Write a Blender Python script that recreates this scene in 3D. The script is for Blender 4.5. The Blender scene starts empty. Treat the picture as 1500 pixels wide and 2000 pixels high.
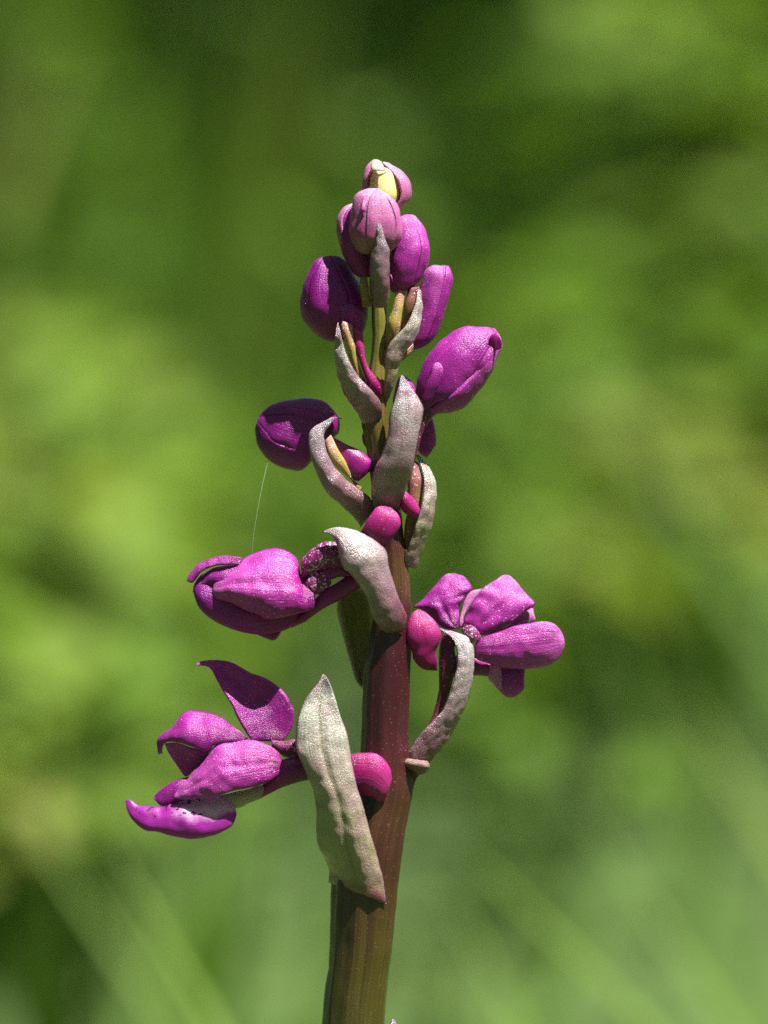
import bpy, math, random
import numpy as np
from mathutils import Vector, noise

# ------------------------------------------------------------------ camera, sky, sun
sc = bpy.context.scene
COL = sc.collection
PITCH = math.radians(8.0)
CAM_D = 0.80                      # metres from the lens to the flower spike
S = 5.0e-5                        # metres per photograph pixel at the spike (0.05 mm)
S0 = np.array([0.0, 0.0, 0.20])
FWD = np.array([0.0, math.cos(PITCH), -math.sin(PITCH)])
UP = np.array([0.0, math.sin(PITCH), math.cos(PITCH)])
RGT = np.array([1.0, 0.0, 0.0])

cd = bpy.data.cameras.new('camera')
cam = bpy.data.objects.new('camera', cd)
COL.objects.link(cam)
cam.location = Vector(S0 - FWD * CAM_D)
cam.rotation_euler = (math.pi / 2 - PITCH, 0, 0)
cd.sensor_fit = 'VERTICAL'
cd.sensor_height = 24.0
cd.sensor_width = 24.0
cd.lens = CAM_D * 24.0 / (2000 * S)
cd.clip_start = 0.02
cd.clip_end = 500.0
cd.dof.use_dof = True
cd.dof.focus_distance = CAM_D - 0.0015
cd.dof.aperture_fstop = cd.lens / 19.0      # 19 mm wide entrance pupil
sc.camera = cam

TO_SUN = np.array([0.36, -0.21, 1.0])
TO_SUN = TO_SUN / np.linalg.norm(TO_SUN)
elev = math.asin(TO_SUN[2])
azim = math.atan2(TO_SUN[0], TO_SUN[1])
world = bpy.data.worlds.new('World')
sc.world = world
world.use_nodes = True
wn = world.node_tree
bg = wn.nodes['Background']
sky = wn.nodes.new('ShaderNodeTexSky')
sky.sky_type = 'NISHITA'
sky.sun_disc = False
sky.air_density = 0.7
sky.sun_elevation = elev
sky.sun_rotation = azim
wn.links.new(sky.outputs[0], bg.inputs[0])
bg.inputs[1].default_value = 0.056
ld = bpy.data.lights.new('sun', 'SUN')
ld.energy = 5.0
ld.angle = math.radians(0.53)
ld.color = (1.0, 0.955, 0.88)
sun = bpy.data.objects.new('sun', ld)
COL.objects.link(sun)
sun.location = (1, -1, 4)
sun.rotation_euler = Vector(-TO_SUN).to_track_quat('-Z', 'Y').to_euler()

sc.view_settings.view_transform = 'Standard'
sc.view_settings.look = 'None'
sc.view_settings.gamma = 1.0
sc.view_settings.use_curve_mapping = False
sc.view_settings.exposure = 1.4
sc.render.engine = 'CYCLES'
sc.cycles.use_denoising = False     # the fine grain left over suits the photograph's own
try:
    sc.cycles.denoiser = 'OPENIMAGEDENOISE'
    sc.cycles.denoising_input_passes = 'RGB_ALBEDO_NORMAL'
except Exception:
    pass
sc.cycles.max_bounces = 6
sc.cycles.sample_clamp_indirect = 6.0
sc.cycles.sample_clamp_direct = 10.0
sc.cycles.use_adaptive_sampling = False

rng = np.random.default_rng(11)
random.seed(4)

# ------------------------------------------------------------------ material helpers
def new_mat(name):
    m = bpy.data.materials.new(name)
    m.use_nodes = True
    nt = m.node_tree
    for n in list(nt.nodes):
        nt.nodes.remove(n)
    return m, nt

def node(nt, t, **kw):
    n = nt.nodes.new(t)
    for k, v in kw.items():
        setattr(n, k, v)
    return n

def ramp(nt, fac, stops, interp='LINEAR'):
    r = node(nt, 'ShaderNodeValToRGB')
    r.color_ramp.interpolation = interp
    e = r.color_ramp.elements
    while len(e) < len(stops):
        e.new(0.5)
    for el, (p, c) in zip(e, stops):
        el.position = p
        el.color = (c[0], c[1], c[2], 1)
    nt.links.new(fac, r.inputs[0])
    return r.outputs[0]

def math_node(nt, op, a, b=None, c=None, clamp=False):
    n = node(nt, 'ShaderNodeMath', operation=op, use_clamp=clamp)
    for i, v in enumerate((a, b, c)):
        if v is None:
            continue
        if isinstance(v, (int, float)):
            n.inputs[i].default_value = v
        else:
            nt.links.new(v, n.inputs[i])
    return n.outputs[0]

def mix(nt, fac, a, b, blend='MIX'):
    n = node(nt, 'ShaderNodeMix', data_type='RGBA', blend_type=blend)
    for sock, v in ((n.inputs[0], fac), (n.inputs[6], a), (n.inputs[7], b)):
        if isinstance(v, (int, float)):
            sock.default_value = v
        elif isinstance(v, tuple):
            sock.default_value = (v[0], v[1], v[2], 1)
        else:
            nt.links.new(v, sock)
    return n.outputs[2]

def tex_noise(nt, vec, scale, detail=3.0, rough=0.55):
    n = node(nt, 'ShaderNodeTexNoise')
    n.inputs['Scale'].default_value = scale
    n.inputs['Detail'].default_value = detail
    n.inputs['Roughness'].default_value = rough
    nt.links.new(vec, n.inputs['Vector'])
    return n.outputs[0]

def mapping(nt, vec, scale):
    n = node(nt, 'ShaderNodeMapping')
    n.inputs['Scale'].default_value = scale
    nt.links.new(vec, n.inputs['Vector'])
    return n.outputs[0]

def tissue(name, stops, vein=0.35, vein_col=(0.10, 0.004, 0.09), grain=0.25, bump=0.6, cell=17000.0,
           rough=0.33, sheen=0.0, sss=0.38, sss_r=(1.0, 0.35, 0.9), spec=0.5, dots=0.0, dot_col=(0.7, 0.6, 0.62), dot_size=0.48, dot_scale=4600.0,
           streak=(14.0, 1.2, 1.0), wobble=0.18, coat=0.0, ribs=1.3, mottle_amt=0.8, mottle=None, mid=None, edge=None, tint=(1, 1, 1)):
    """living plant skin: colour runs from base (v=0) to tip (v=1), long veins, fine papillae as relief"""
    m, nt = new_mat(name)
    tc = node(nt, 'ShaderNodeTexCoord')
    sep = node(nt, 'ShaderNodeSeparateXYZ')
    nt.links.new(tc.outputs['UV'], sep.inputs[0])
    obj = tc.outputs['Object']
    wob = tex_noise(nt, obj, 700.0, 3.0)
    v = math_node(nt, 'ADD', sep.outputs[1], math_node(nt, 'MULTIPLY', math_node(nt, 'SUBTRACT', wob, 0.5), wobble))
    col = ramp(nt, v, stops)
    if mottle:
        mo = tex_noise(nt, obj, 420.0, 4.0, 0.6)
        mf = math_node(nt, 'MULTIPLY', math_node(nt, 'SUBTRACT', mo, 0.46), 6.0, clamp=True)
        col = mix(nt, math_node(nt, 'MULTIPLY', mf, mottle_amt), col, mottle)
    st = tex_noise(nt, mapping(nt, tc.outputs['UV'], streak), 1.0, 4.0, 0.6)
    sf = math_node(nt, 'MULTIPLY', math_node(nt, 'SUBTRACT', st, 0.42), 4.0, clamp=True)
    col = mix(nt, math_node(nt, 'MULTIPLY', sf, vein), col, vein_col)
    if mid:
        # a midrib line down the centre
        du = math_node(nt, 'ABSOLUTE', math_node(nt, 'SUBTRACT', sep.outputs[0], 0.5))
        mr = math_node(nt, 'SUBTRACT', 1.0, math_node(nt, 'MULTIPLY', du, 20.0), clamp=True)
        col = mix(nt, math_node(nt, 'MULTIPLY', mr, mid[1]), col, mid[0])
    if edge:
        du = math_node(nt, 'ABSOLUTE', math_node(nt, 'SUBTRACT', sep.outputs[0], 0.5))
        ef = math_node(nt, 'MULTIPLY', math_node(nt, 'SUBTRACT', du, edge[2]), 9.0, clamp=True)
        col = mix(nt, math_node(nt, 'MULTIPLY', ef, edge[1]), col, edge[0])
    gr = tex_noise(nt, obj, cell * 0.55, 2.0)
    gfac = math_node(nt, 'MULTIPLY_ADD', gr, grain * 2.0, 1.0 - grain)
    g3 = node(nt, 'ShaderNodeCombineXYZ')
    for i in range(3):
        nt.links.new(gfac, g3.inputs[i])
    col = mix(nt, 1.0, col, g3.outputs[0], 'MULTIPLY')
    vo = node(nt, 'ShaderNodeTexVoronoi')
    vo.inputs['Scale'].default_value = cell * 0.5
    nt.links.new(obj, vo.inputs['Vector'])
    cells = math_node(nt, 'SUBTRACT', 1.0, vo.outputs['Distance'])
    if dots > 0:
        v2 = node(nt, 'ShaderNodeTexVoronoi')
        v2.inputs['Scale'].default_value = dot_scale
        nt.links.new(obj, v2.inputs['Vector'])
        s2 = node(nt, 'ShaderNodeSeparateColor')
        nt.links.new(v2.outputs['Color'], s2.inputs[0])
        pick = math_node(nt, 'GREATER_THAN', s2.outputs[0], 1.0 - dots)
        near = math_node(nt, 'LESS_THAN', v2.outputs['Distance'], math_node(nt, 'MULTIPLY', s2.outputs[1], dot_size))
        df = math_node(nt, 'MULTIPLY', pick, near)
        col = mix(nt, math_node(nt, 'MULTIPLY', df, 0.75), col, dot_col)  # pale papillae and their glitter, painted into the colour as dots
    h = math_node(nt, 'ADD', math_node(nt, 'MULTIPLY', cells, 0.35), math_node(nt, 'MULTIPLY', gr, 0.8))
    rib = tex_noise(nt, mapping(nt, tc.outputs['UV'], (streak[0] * 2.2, streak[1] * 1.5, 1)), 1.0, 4.0, 0.65)
    h = math_node(nt, 'ADD', h, math_node(nt, 'MULTIPLY', rib, ribs))
    bp = node(nt, 'ShaderNodeBump')
    bp.inputs['Strength'].default_value = bump
    bp.inputs['Distance'].default_value = 0.00012
    nt.links.new(h, bp.inputs['Height'])
    bp_out = bp.outputs[0]
    b = node(nt, 'ShaderNodeBsdfPrincipled')
    nt.links.new(col, b.inputs['Base Color'])
    rv = math_node(nt, 'MULTIPLY_ADD', gr, 0.3, rough - 0.15)
    nt.links.new(rv, b.inputs['Roughness'])
    b.inputs['Specular IOR Level'].default_value = spec
    b.inputs['Sheen Weight'].default_value = sheen
    b.inputs['Sheen Roughness'].default_value = 0.4
    b.inputs['Sheen Tint'].default_value = (1, 0.93, 0.97, 1)
    b.inputs['Coat Weight'].default_value = coat
    b.inputs['Coat Roughness'].default_value = 0.28
    nt.links.new(bp_out, b.inputs['Coat Normal'])
    b.inputs['Subsurface Weight'].default_value = sss
    b.inputs['Subsurface Radius'].default_value = sss_r
    b.inputs['Subsurface Scale'].default_value = 0.0007
    nt.links.new(bp.outputs[0], b.inputs['Normal'])
    o = node(nt, 'ShaderNodeOutputMaterial')
    nt.links.new(b.outputs[0], o.inputs[0])
    return m

PINK = (0.403, 0.047, 0.326)
MAG = (0.298, 0.014, 0.241)
DEEP = (0.137, 0.004, 0.120)
M = {}
# petal skins
M['petal'] = tissue('petal_magenta', dots=0.08, dot_col=(0.55, 0.25, 0.52), dot_size=0.4, mottle=(0.15, 0.004, 0.15), mottle_amt=0.55, stops=[(0.0, (0.095, 0.002, 0.061)), (0.18, (0.190, 0.004, 0.148)), (0.45, (0.294, 0.011, 0.244)), (0.75, (0.361, 0.026, 0.304)), (1.0, (0.418, 0.059, 0.365))])
M['petal_pale'] = tissue('petal_pink', dots=0.20, dot_col=(0.66, 0.38, 0.62), dot_size=0.4, mottle=(0.26, 0.014, 0.23), mottle_amt=0.5, stops=[(0.0, (0.133, 0.003, 0.078)), (0.18, (0.285, 0.012, 0.209)), (0.5, (0.389, 0.036, 0.322)), (0.8, (0.446, 0.073, 0.374)), (1.0, (0.513, 0.125, 0.435))], vein=0.3, vein_col=(0.190, 0.004, 0.148))
M['petal_blush'] = tissue('petal_blush', [(0.0, (0.30, 0.23, 0.08)), (0.15, (0.32, 0.17, 0.13)), (0.35, (0.36, 0.08, 0.22)), (0.65, (0.46, 0.13, 0.36)), (1.0, (0.58, 0.30, 0.42))], vein=0.5, vein_col=(0.26, 0.02, 0.17), dots=0.08, dot_size=0.4, mottle=(0.44, 0.20, 0.30), mottle_amt=0.45)
M['petal_white'] = tissue('petal_pale_inner', [(0.0, (0.449, 0.142, 0.350)), (1.0, (0.493, 0.156, 0.395))], vein=0.12, vein_col=(0.363, 0.057, 0.287))
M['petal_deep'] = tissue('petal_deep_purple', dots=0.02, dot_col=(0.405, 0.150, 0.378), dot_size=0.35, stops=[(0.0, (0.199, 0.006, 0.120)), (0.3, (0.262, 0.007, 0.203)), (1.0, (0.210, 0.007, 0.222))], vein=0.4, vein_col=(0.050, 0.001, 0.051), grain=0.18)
M['spur'] = tissue('spur_rose', [(0.0, (0.133, 0.002, 0.059)), (0.4, (0.302, 0.013, 0.148)), (1.0, (0.350, 0.032, 0.178))], vein=0.2, vein_col=(0.241, 0.005, 0.069), sss=0.25, mid=((0.254, 0.004, 0.050), 0.5), grain=0.2, bump=0.5, spec=0.35, dots=0.07, dot_col=(0.62, 0.34, 0.45), dot_size=0.4)
M['spur_deep'] = tissue('spur_deep', [(0.0, (0.168, 0.004, 0.102)), (1.0, (0.252, 0.007, 0.165))], vein=0.3, bump=0.3)
M['green'] = tissue('bud_yellow_green', [(0.0, (0.56, 0.54, 0.16)), (0.5, (0.74, 0.70, 0.27)), (1.0, (0.76, 0.64, 0.38))], vein=0.12, vein_col=(0.25, 0.25, 0.03), sss_r=(0.8, 0.8, 0.2))
SILV = dict(vein=0.35, vein_col=(0.16, 0.09, 0.11), bump=0.7, cell=11500.0, rough=0.30, sheen=0.0, spec=1.0, coat=0.7, ribs=1.6, streak=(22.0, 1.3, 1.0), sss=0.2, sss_r=(1, .8, .5), grain=0.4, edge=((0.22, 0.09, 0.15), 0.6, 0.42))
M['bract'] = tissue('bract_silver', [(0.0, (0.075, 0.010, 0.018)), (0.10, (0.12, 0.025, 0.04)), (0.28, (0.23, 0.12, 0.16)), (0.5, (0.33, 0.25, 0.26)), (0.8, (0.42, 0.38, 0.39)), (1.0, (0.24, 0.19, 0.26))], mid=((0.18, 0.13, 0.08), 0.45), mottle=(0.30, 0.16, 0.21), **SILV)
M['bract_big'] = tissue('bract_green_silver', [(0.0, (0.20, 0.02, 0.09)), (0.06, (0.24, 0.17, 0.10)), (0.3, (0.32, 0.30, 0.16)), (0.5, (0.36, 0.30, 0.25)), (0.7, (0.42, 0.41, 0.35)), (0.88, (0.40, 0.42, 0.36)), (1.0, (0.10, 0.08, 0.12))], mid=((0.17, 0.15, 0.05), 0.75), mottle=(0.32, 0.22, 0.21), **SILV)
M['bract_mauve'] = tissue('bract_mauve', [(0.0, (0.096, 0.016, 0.040)), (0.25, (0.208, 0.095, 0.120)), (0.6, (0.272, 0.174, 0.216)), (0.85, (0.336, 0.284, 0.336)), (1.0, (0.160, 0.111, 0.176))], **SILV)
M['bract_back'] = tissue('bract_olive', [(0.0, (0.15, 0.05, 0.08)), (0.25, (0.22, 0.19, 0.07)), (0.7, (0.19, 0.18, 0.03)), (1.0, (0.17, 0.15, 0.04))], vein=0.3, vein_col=(0.07, 0.06, 0.01), sss_r=(.8, .8, .3), edge=((0.36, 0.31, 0.27), 0.85, 0.32))
M['ovary'] = tissue('ovary_bronze', [(0.0, (0.23, 0.17, 0.05)), (0.5, (0.28, 0.18, 0.08)), (1.0, (0.20, 0.03, 0.07))], vein=0.55, vein_col=(0.16, 0.03, 0.04), dots=0.30, spec=0.6)
M['ovary_dark'] = tissue('ovary_maroon', [(0.0, (0.13, 0.02, 0.035)), (0.5, (0.15, 0.02, 0.06)), (1.0, (0.17, 0.01, 0.11))], vein=0.4, vein_col=(0.05, 0.005, 0.02), dots=0.42, dot_col=(0.62, 0.40, 0.55), spec=0.6)
M['stalk'] = tissue('stalk_frosted', [(0.0, (0.15, 0.008, 0.08)), (1.0, (0.22, 0.012, 0.14))], vein=0.3, dots=0.6, dot_col=(0.62, 0.44, 0.56), dot_size=0.7, spec=0.6)
M['cream'] = tissue('column_cream', [(0.0, (0.42, 0.30, 0.30)), (0.5, (0.48, 0.42, 0.26)), (1.0, (0.50, 0.36, 0.42))], vein=0.1, grain=0.1)
M['collar'] = tissue('collar_frosted', [(0.0, (0.24, 0.15, 0.13)), (0.6, (0.18, 0.09, 0.08)), (1.0, (0.10, 0.03, 0.03))], vein=0.1, grain=0.4, bump=0.9, spec=0.6)
M['ovary_green'] = tissue('ovary_green', [(0.0, (0.28, 0.20, 0.06)), (0.6, (0.40, 0.34, 0.07)), (1.0, (0.42, 0.22, 0.18))], vein=0.5, vein_col=(0.34, 0.09, 0.13), dots=0.3)

def stem_mat():
    # v counts from the tip (1) to the ground (0); the colour stops follow the photograph's own height marks
    stops = [(0.0, (0.05, 0.06, 0.01)), (0.655, (0.072, 0.066, 0.007)), (0.69, (0.070, 0.050, 0.008)), (0.722, (0.055, 0.018, 0.010)), (0.745, (0.075, 0.030, 0.012)),
             (0.77, (0.060, 0.010, 0.013)), (0.80, (0.050, 0.005, 0.012)), (0.825, (0.042, 0.004, 0.009)), (0.842, (0.10, 0.055, 0.012)), (0.862, (0.070, 0.014, 0.015)),
             (0.885, (0.06, 0.022, 0.010)), (0.905, (0.10, 0.075, 0.012)), (0.945, (0.22, 0.21, 0.035)), (1.0, (0.28, 0.27, 0.06))]
    return tissue('stem_skin', stops, vein=0.6, vein_col=(0.03, 0.006, 0.009), streak=(30.0, 9.0, 1.0), dot_size=0.55, dot_scale=8200.0, dots=0.07, dot_col=(0.26, 0.10, 0.12),
                  rough=0.27, spec=0.7, coat=0.35, grain=0.22, bump=0.4, sheen=0.0, sss=0.04, wobble=0.02, ribs=3.0)
M['stem'] = stem_mat()
M['pedestal'] = tissue('pedestal_skin', [(0.0, (0.13, 0.06, 0.02)), (0.6, (0.12, 0.04, 0.025)), (1.0, (0.11, 0.025, 0.025))], vein=0.5, vein_col=(0.08, 0.015, 0.02), dots=0.1, rough=0.42)

def lip_mat():
    m = tissue('lip_spotted', [(0.0, (0.66, 0.44, 0.62)), (0.42, (0.58, 0.32, 0.56)), (0.58, (0.28, 0.02, 0.26)), (1.0, (0.20, 0.012, 0.22))], vein=0.1, grain=0.12, bump=0.25)
    nt = m.node_tree
    b = [n for n in nt.nodes if n.type == 'BSDF_PRINCIPLED'][0]
    src = b.inputs['Base Color'].links[0].from_socket
    tc = [n for n in nt.nodes if n.type == 'TEX_COORD'][0]
    sep = [n for n in nt.nodes if n.type == 'SEPXYZ'][0]
    sp = tex_noise(nt, tc.outputs['Object'], 1500.0, 1.0)
    spot = math_node(nt, 'MULTIPLY', math_node(nt, 'SUBTRACT', sp, 0.60), 14.0, clamp=True)
    zone = math_node(nt, 'MULTIPLY', math_node(nt, 'GREATER_THAN', sep.outputs[1], 0.30), math_node(nt, 'LESS_THAN', sep.outputs[0], 0.45))
    low = math_node(nt, 'MULTIPLY', math_node(nt, 'SUBTRACT', math_node(nt, 'ADD', sep.outputs[0], math_node(nt, 'MULTIPLY', tex_noise(nt, tc.outputs['Object'], 700.0), 0.5)), 0.66), 4.0, clamp=True)
    c = mix(nt, low, src, (0.30, 0.02, 0.29))
    c = mix(nt, math_node(nt, 'MULTIPLY', spot, zone), c, (0.06, 0.002, 0.06))
    nt.links.new(c, b.inputs['Base Color'])
    return m
M['lip'] = lip_mat()

# ------------------------------------------------------------------ geometry helpers
TANP = math.tan(PITCH) * 0.45      # the spike leans a few degrees away from the lens
DSHIFT = [0.0]   # depth of the group being built
def P(x, y, d):
    """photograph pixel + pixels of depth towards the lens, measured from the vertical plane of the stem"""
    d = d + DSHIFT[0] + (1000.0 - y) * TANP
    k = (CAM_D - d * S) / CAM_D
    return S0 + (RGT * ((x - 750.0) * S) + UP * ((1000.0 - y) * S)) * k - FWD * (d * S)

ZR = {0: (0, 0, 1.0), 1: (560, 290, 3.261), 2: (480, 620, 2.885), 3: (350, 970, 2.941), 4: (770, 1100, 4.286),
      5: (230, 1270, 3.846), 6: (540, 1290, 4.0), 7: (580, 1600, 4.6875)}
def Z(r, pts):
    x0, y0, s = ZR[r]
    return np.array([(x0 + p[0] / s, y0 + p[1] / s) for p in pts], float)

def curve(pts, n):
    """smooth curve through the points, resampled to n equal steps"""
    p = np.asarray(pts, float)
    if len(p) == 2:
        t = np.linspace(0, 1, n)[:, None]
        return p[0] * (1 - t) + p[1] * t
    q = np.vstack([2 * p[0] - p[1], p, 2 * p[-1] - p[-2]])
    out = []
    for i in range(1, len(q) - 2):
        a, b, c, e = q[i - 1], q[i], q[i + 1], q[i + 2]
        for t in np.linspace(0, 1, 16, endpoint=False):
            out.append(0.5 * ((2 * b) + (-a + c) * t + (2 * a - 5 * b + 4 * c - e) * t * t + (-a + 3 * b - 3 * c + e) * t ** 3))
    out.append(p[-1])
    out = np.array(out)
    s = np.concatenate([[0], np.cumsum(np.linalg.norm(np.diff(out, axis=0), axis=1))])
    tt = np.linspace(0, s[-1], n)
    return np.stack([np.interp(tt, s, out[:, k]) for k in range(out.shape[1])], 1)

def along(vals, n):
    if isinstance(vals, (int, float)):
        return np.full(n, float(vals))
    v = np.asarray(vals, float)
    if len(v) == 1:
        return np.full(n, v[0])
    c = curve(np.stack([np.arange(len(v)), v], 1), 300)
    return np.interp(np.linspace(0, len(v) - 1, n), c[:, 0], c[:, 1])

BASE = None     # ground point of the plant, set below
def make_obj(name, verts, faces, uvs, mat, parent, smooth=True):
    me = bpy.data.meshes.new(name)
    v = np.asarray(verts) - BASE
    me.from_pydata(v.tolist(), [], faces)
    uvl = me.uv_layers.new(name='UVMap')
    idx = np.zeros(len(me.loops), int)
    me.loops.foreach_get('vertex_index', idx)
    uvl.data.foreach_set('uv', np.asarray(uvs)[idx].ravel())
    me.polygons.foreach_set('use_smooth', [smooth] * len(me.polygons))
    me.materials.append(mat)
    o = bpy.data.objects.new(name, me)
    COL.objects.link(o)
    o.parent = parent
    return o

SEED = [0]
def ruffle(pts, nrm, amp, freq):
    off = Vector((SEED[0] * 3.7, SEED[0] * 1.3, 0))
    f = 1.0 / (freq * S)
    out = pts.copy()
    for i in range(pts.shape[0]):
        for j in range(pts.shape[1]):
            p = Vector(pts[i, j]) * f + off
            a = noise.noise(p) + 0.5 * noise.noise(p * 2.3)
            out[i, j] += nrm[i, j] * (a * amp * S)
    return out

def grid_normals(g):
    du = np.gradient(g, axis=1)
    dv = np.gradient(g, axis=0)
    n = np.cross(du, dv)
    l = np.linalg.norm(n, axis=2, keepdims=True)
    # rows at a pointed end collapse: borrow the neighbour's normal
    n = np.where(l > 1e-16, n / np.maximum(l, 1e-16), 0)
    for i in (0, -1):
        n[i] = n[1 if i == 0 else -2]
    l = np.linalg.norm(n, axis=2, keepdims=True)
    n = np.where(l > 0.5, n, -FWD)
    return n

def thicken(name, g, uv, thick, mat, parent):
    """a closed lens-edged sheet from a grid of points"""
    n, m = g.shape[:2]
    nr = grid_normals(g)
    u = np.linspace(-1, 1, m)
    v = np.linspace(-1, 1, n)
    prof = np.sqrt(np.clip(1 - np.abs(u) ** 6, 0, 1))[None, :] * np.sqrt(np.clip(1 - np.abs(v) ** 14, 0, 1))[:, None]
    off = nr * (prof * thick * S * 0.5)[..., None]
    F = (g + off).reshape(-1, 3)
    Bk = (g - off).reshape(-1, 3)
    fid = np.arange(n * m).reshape(n, m)
    bid = fid + n * m
    rim = np.zeros((n, m), bool)
    rim[0] = rim[-1] = True
    rim[:, 0] = rim[:, -1] = True
    bid = np.where(rim, fid, bid)
    faces = []
    for i in range(n - 1):
        for j in range(m - 1):
            faces.append((int(fid[i, j]), int(fid[i, j + 1]), int(fid[i + 1, j + 1]), int(fid[i + 1, j])))
            faces.append((int(bid[i, j]), int(bid[i + 1, j]), int(bid[i + 1, j + 1]), int(bid[i, j + 1])))
    V = np.vstack([F, Bk])
    used = np.unique(np.array(faces).ravel())
    remap = -np.ones(len(V), int)
    remap[used] = np.arange(len(used))
    faces = [tuple(int(remap[k]) for k in f) for f in faces]
    UV = np.vstack([uv.reshape(-1, 2)] * 2)[used]
    return make_obj(name, V[used], faces, UV, mat, parent)

def sheet(name, r, L, R, mat, parent, d=0.0, tilt=0.0, bulge=10.0, thick=4.0, n=44, m=17, wave=3.0, wfreq=45.0,
          keel=0.0, curl=0.0, edge_wave=0.0):
    """petal or bract between two edges running base -> tip; d = depth along it, tilt = right minus left edge depth,
    bulge = arch towards the lens, keel = groove down the middle, curl = edges rolled away at the rim"""
    Lc, Rc = curve(Z(r, L), n), curve(Z(r, R), n)
    D, T, Bu, K = along(d, n), along(tilt, n), along(bulge, n), along(keel, n)
    u = np.linspace(0, 1, m)
    g = np.zeros((n, m, 3))
    ph = random.random() * 6
    for i in range(n):
        w = np.linalg.norm(Rc[i] - Lc[i])
        taper = min(1.0, w / 30.0)
        for j in range(m):
            q = Lc[i] * (1 - u[j]) + Rc[i] * u[j]
            s2 = 1 - (2 * u[j] - 1) ** 2
            dd = D[i] + (u[j] - 0.5) * T[i] + Bu[i] * s2 * taper
            dd -= K[i] * math.exp(-((u[j] - 0.5) / 0.09) ** 2) * taper
            dd -= curl * abs(2 * u[j] - 1) ** 6 * taper
            if edge_wave:
                dd += edge_wave * abs(2 * u[j] - 1) ** 3 * math.sin(ph + i * 0.55 + (2.0 if u[j] > .5 else 0)) * taper
            g[i, j] = P(q[0], q[1], dd)
    g = ruffle(g, grid_normals(g), wave, wfreq)
    uv = np.stack(np.meshgrid(u, np.linspace(0, 1, n)), -1)
    return thicken(name, g, uv, thick, mat, parent)

def rings(r, L, R, d, ratio, n):
    Lc, Rc = curve(Z(r, L), n), curve(Z(r, R), n)
    return Lc, Rc, along(d, n), along(ratio, n)

def body(name, r, L, R, mat, parent, d=0.0, ratio=0.9, n=36, m=26, wave=3.0, wfreq=52.0, groove=0, groove_d=0.08):
    """closed rounded body (ovary, spur, stalk, stem) between two silhouette edges"""
    Lc, Rc, D, Q = rings(r, L, R, d, ratio, n)
    th = np.linspace(0, 2 * math.pi, m, endpoint=False)
    g = np.zeros((n, m, 3))
    for i in range(n):
        c = (Lc[i] + Rc[i]) / 2
        h = (Rc[i] - Lc[i]) / 2
        w = np.linalg.norm(h)
        for j in range(m):
            k = 1.0
            if groove:
                k = 1 - groove_d * (0.5 + 0.5 * math.cos(groove * th[j] + 0.6 + i * 0.03))
            q = c + h * math.cos(th[j]) * k
            g[i, j] = P(q[0], q[1], D[i] + w * Q[i] * math.sin(th[j]) * k)
    ctr = g.mean(axis=1, keepdims=True)
    nr = g - ctr
    nr = nr / np.maximum(np.linalg.norm(nr, axis=2, keepdims=True), 1e-9)
    g = ruffle(g, nr, wave, wfreq)
    V = np.vstack([g.reshape(-1, 3), g[0].mean(0)[None], g[-1].mean(0)[None]])
    uu = np.tile(np.abs(np.linspace(-1, 1, m)), (n, 1))
    vv = np.tile(np.linspace(0, 1, n)[:, None], (1, m))
    UV = np.vstack([np.stack([uu, vv], -1).reshape(-1, 2), [[0.5, 0]], [[0.5, 1]]])
    F = []
    for i in range(n - 1):
        for j in range(m):
            k = (j + 1) % m
            F.append((i * m + j, i * m + k, (i + 1) * m + k, (i + 1) * m + j))
    a, b = n * m, n * m + 1
    for j in range(m):
        k = (j + 1) % m
        F.append((a, k, j))
        F.append((b, (n - 1) * m + j, (n - 1) * m + k))
    return make_obj(name, V, F, UV, mat, parent)

def shell(name, r, L, R, mat, parent, a0, a1, d=0.0, ratio=0.9, off=0.0, v0=0.0, v1=1.0, thick=3.2, n=40, m=21,
          wave=3.2, wfreq=52.0, lift=0.0, keel=0.0):
    """one petal of a closed bud: the part of a rounded body between angles a0 and a1 (degrees, 0 right, 90 towards lens, 180 left)"""
    Lc, Rc, D, Q = rings(r, L, R, d, ratio, 120)
    A0, A1 = np.radians(along(a0, n)), np.radians(along(a1, n))
    g = np.zeros((n, m, 3))
    u = np.linspace(0, 1, m)
    for i in range(n):
        t = (v0 + (v1 - v0) * i / (n - 1)) * 119
        k = min(118, int(t)); f = t - k
        Lp = Lc[k] * (1 - f) + Lc[k + 1] * f
        Rp = Rc[k] * (1 - f) + Rc[k + 1] * f
        dd = D[k] * (1 - f) + D[k + 1] * f
        qq = Q[k] * (1 - f) + Q[k + 1] * f
        c = (Lp + Rp) / 2
        h = (Rp - Lp) / 2
        w = max(1e-6, np.linalg.norm(h))
        hn = h / w
        for j in range(m):
            a = A0[i] * (1 - u[j]) + A1[i] * u[j]
            e = off + lift * (2 * u[j] - 1) ** 4 - keel * math.exp(-((u[j] - .5) / .1) ** 2)
            rr = w + e * min(1.0, w / 12.0)
            q = c + hn * rr * math.cos(a)
            g[i, j] = P(q[0], q[1], dd + rr * qq * math.sin(a))
    g = ruffle(g, grid_normals(g), wave, wfreq)
    uv = np.stack(np.meshgrid(u, np.linspace(0, 1, n)), -1)
    return thicken(name, g, uv, thick, mat, parent)

# ------------------------------------------------------------------ ground
def ground_z(x, y):
    h = 0.05 * noise.noise(Vector((x * 0.6, y * 0.6, 3.0))) + 0.012 * noise.noise(Vector((x * 4, y * 4, 9.0)))
    near = min(1.0, math.hypot(x, y) / 0.8)
    far = max(0.0, math.hypot(x, y) - 6.0)
    return h * near + 0.02 * far * near * 0.5

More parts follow.
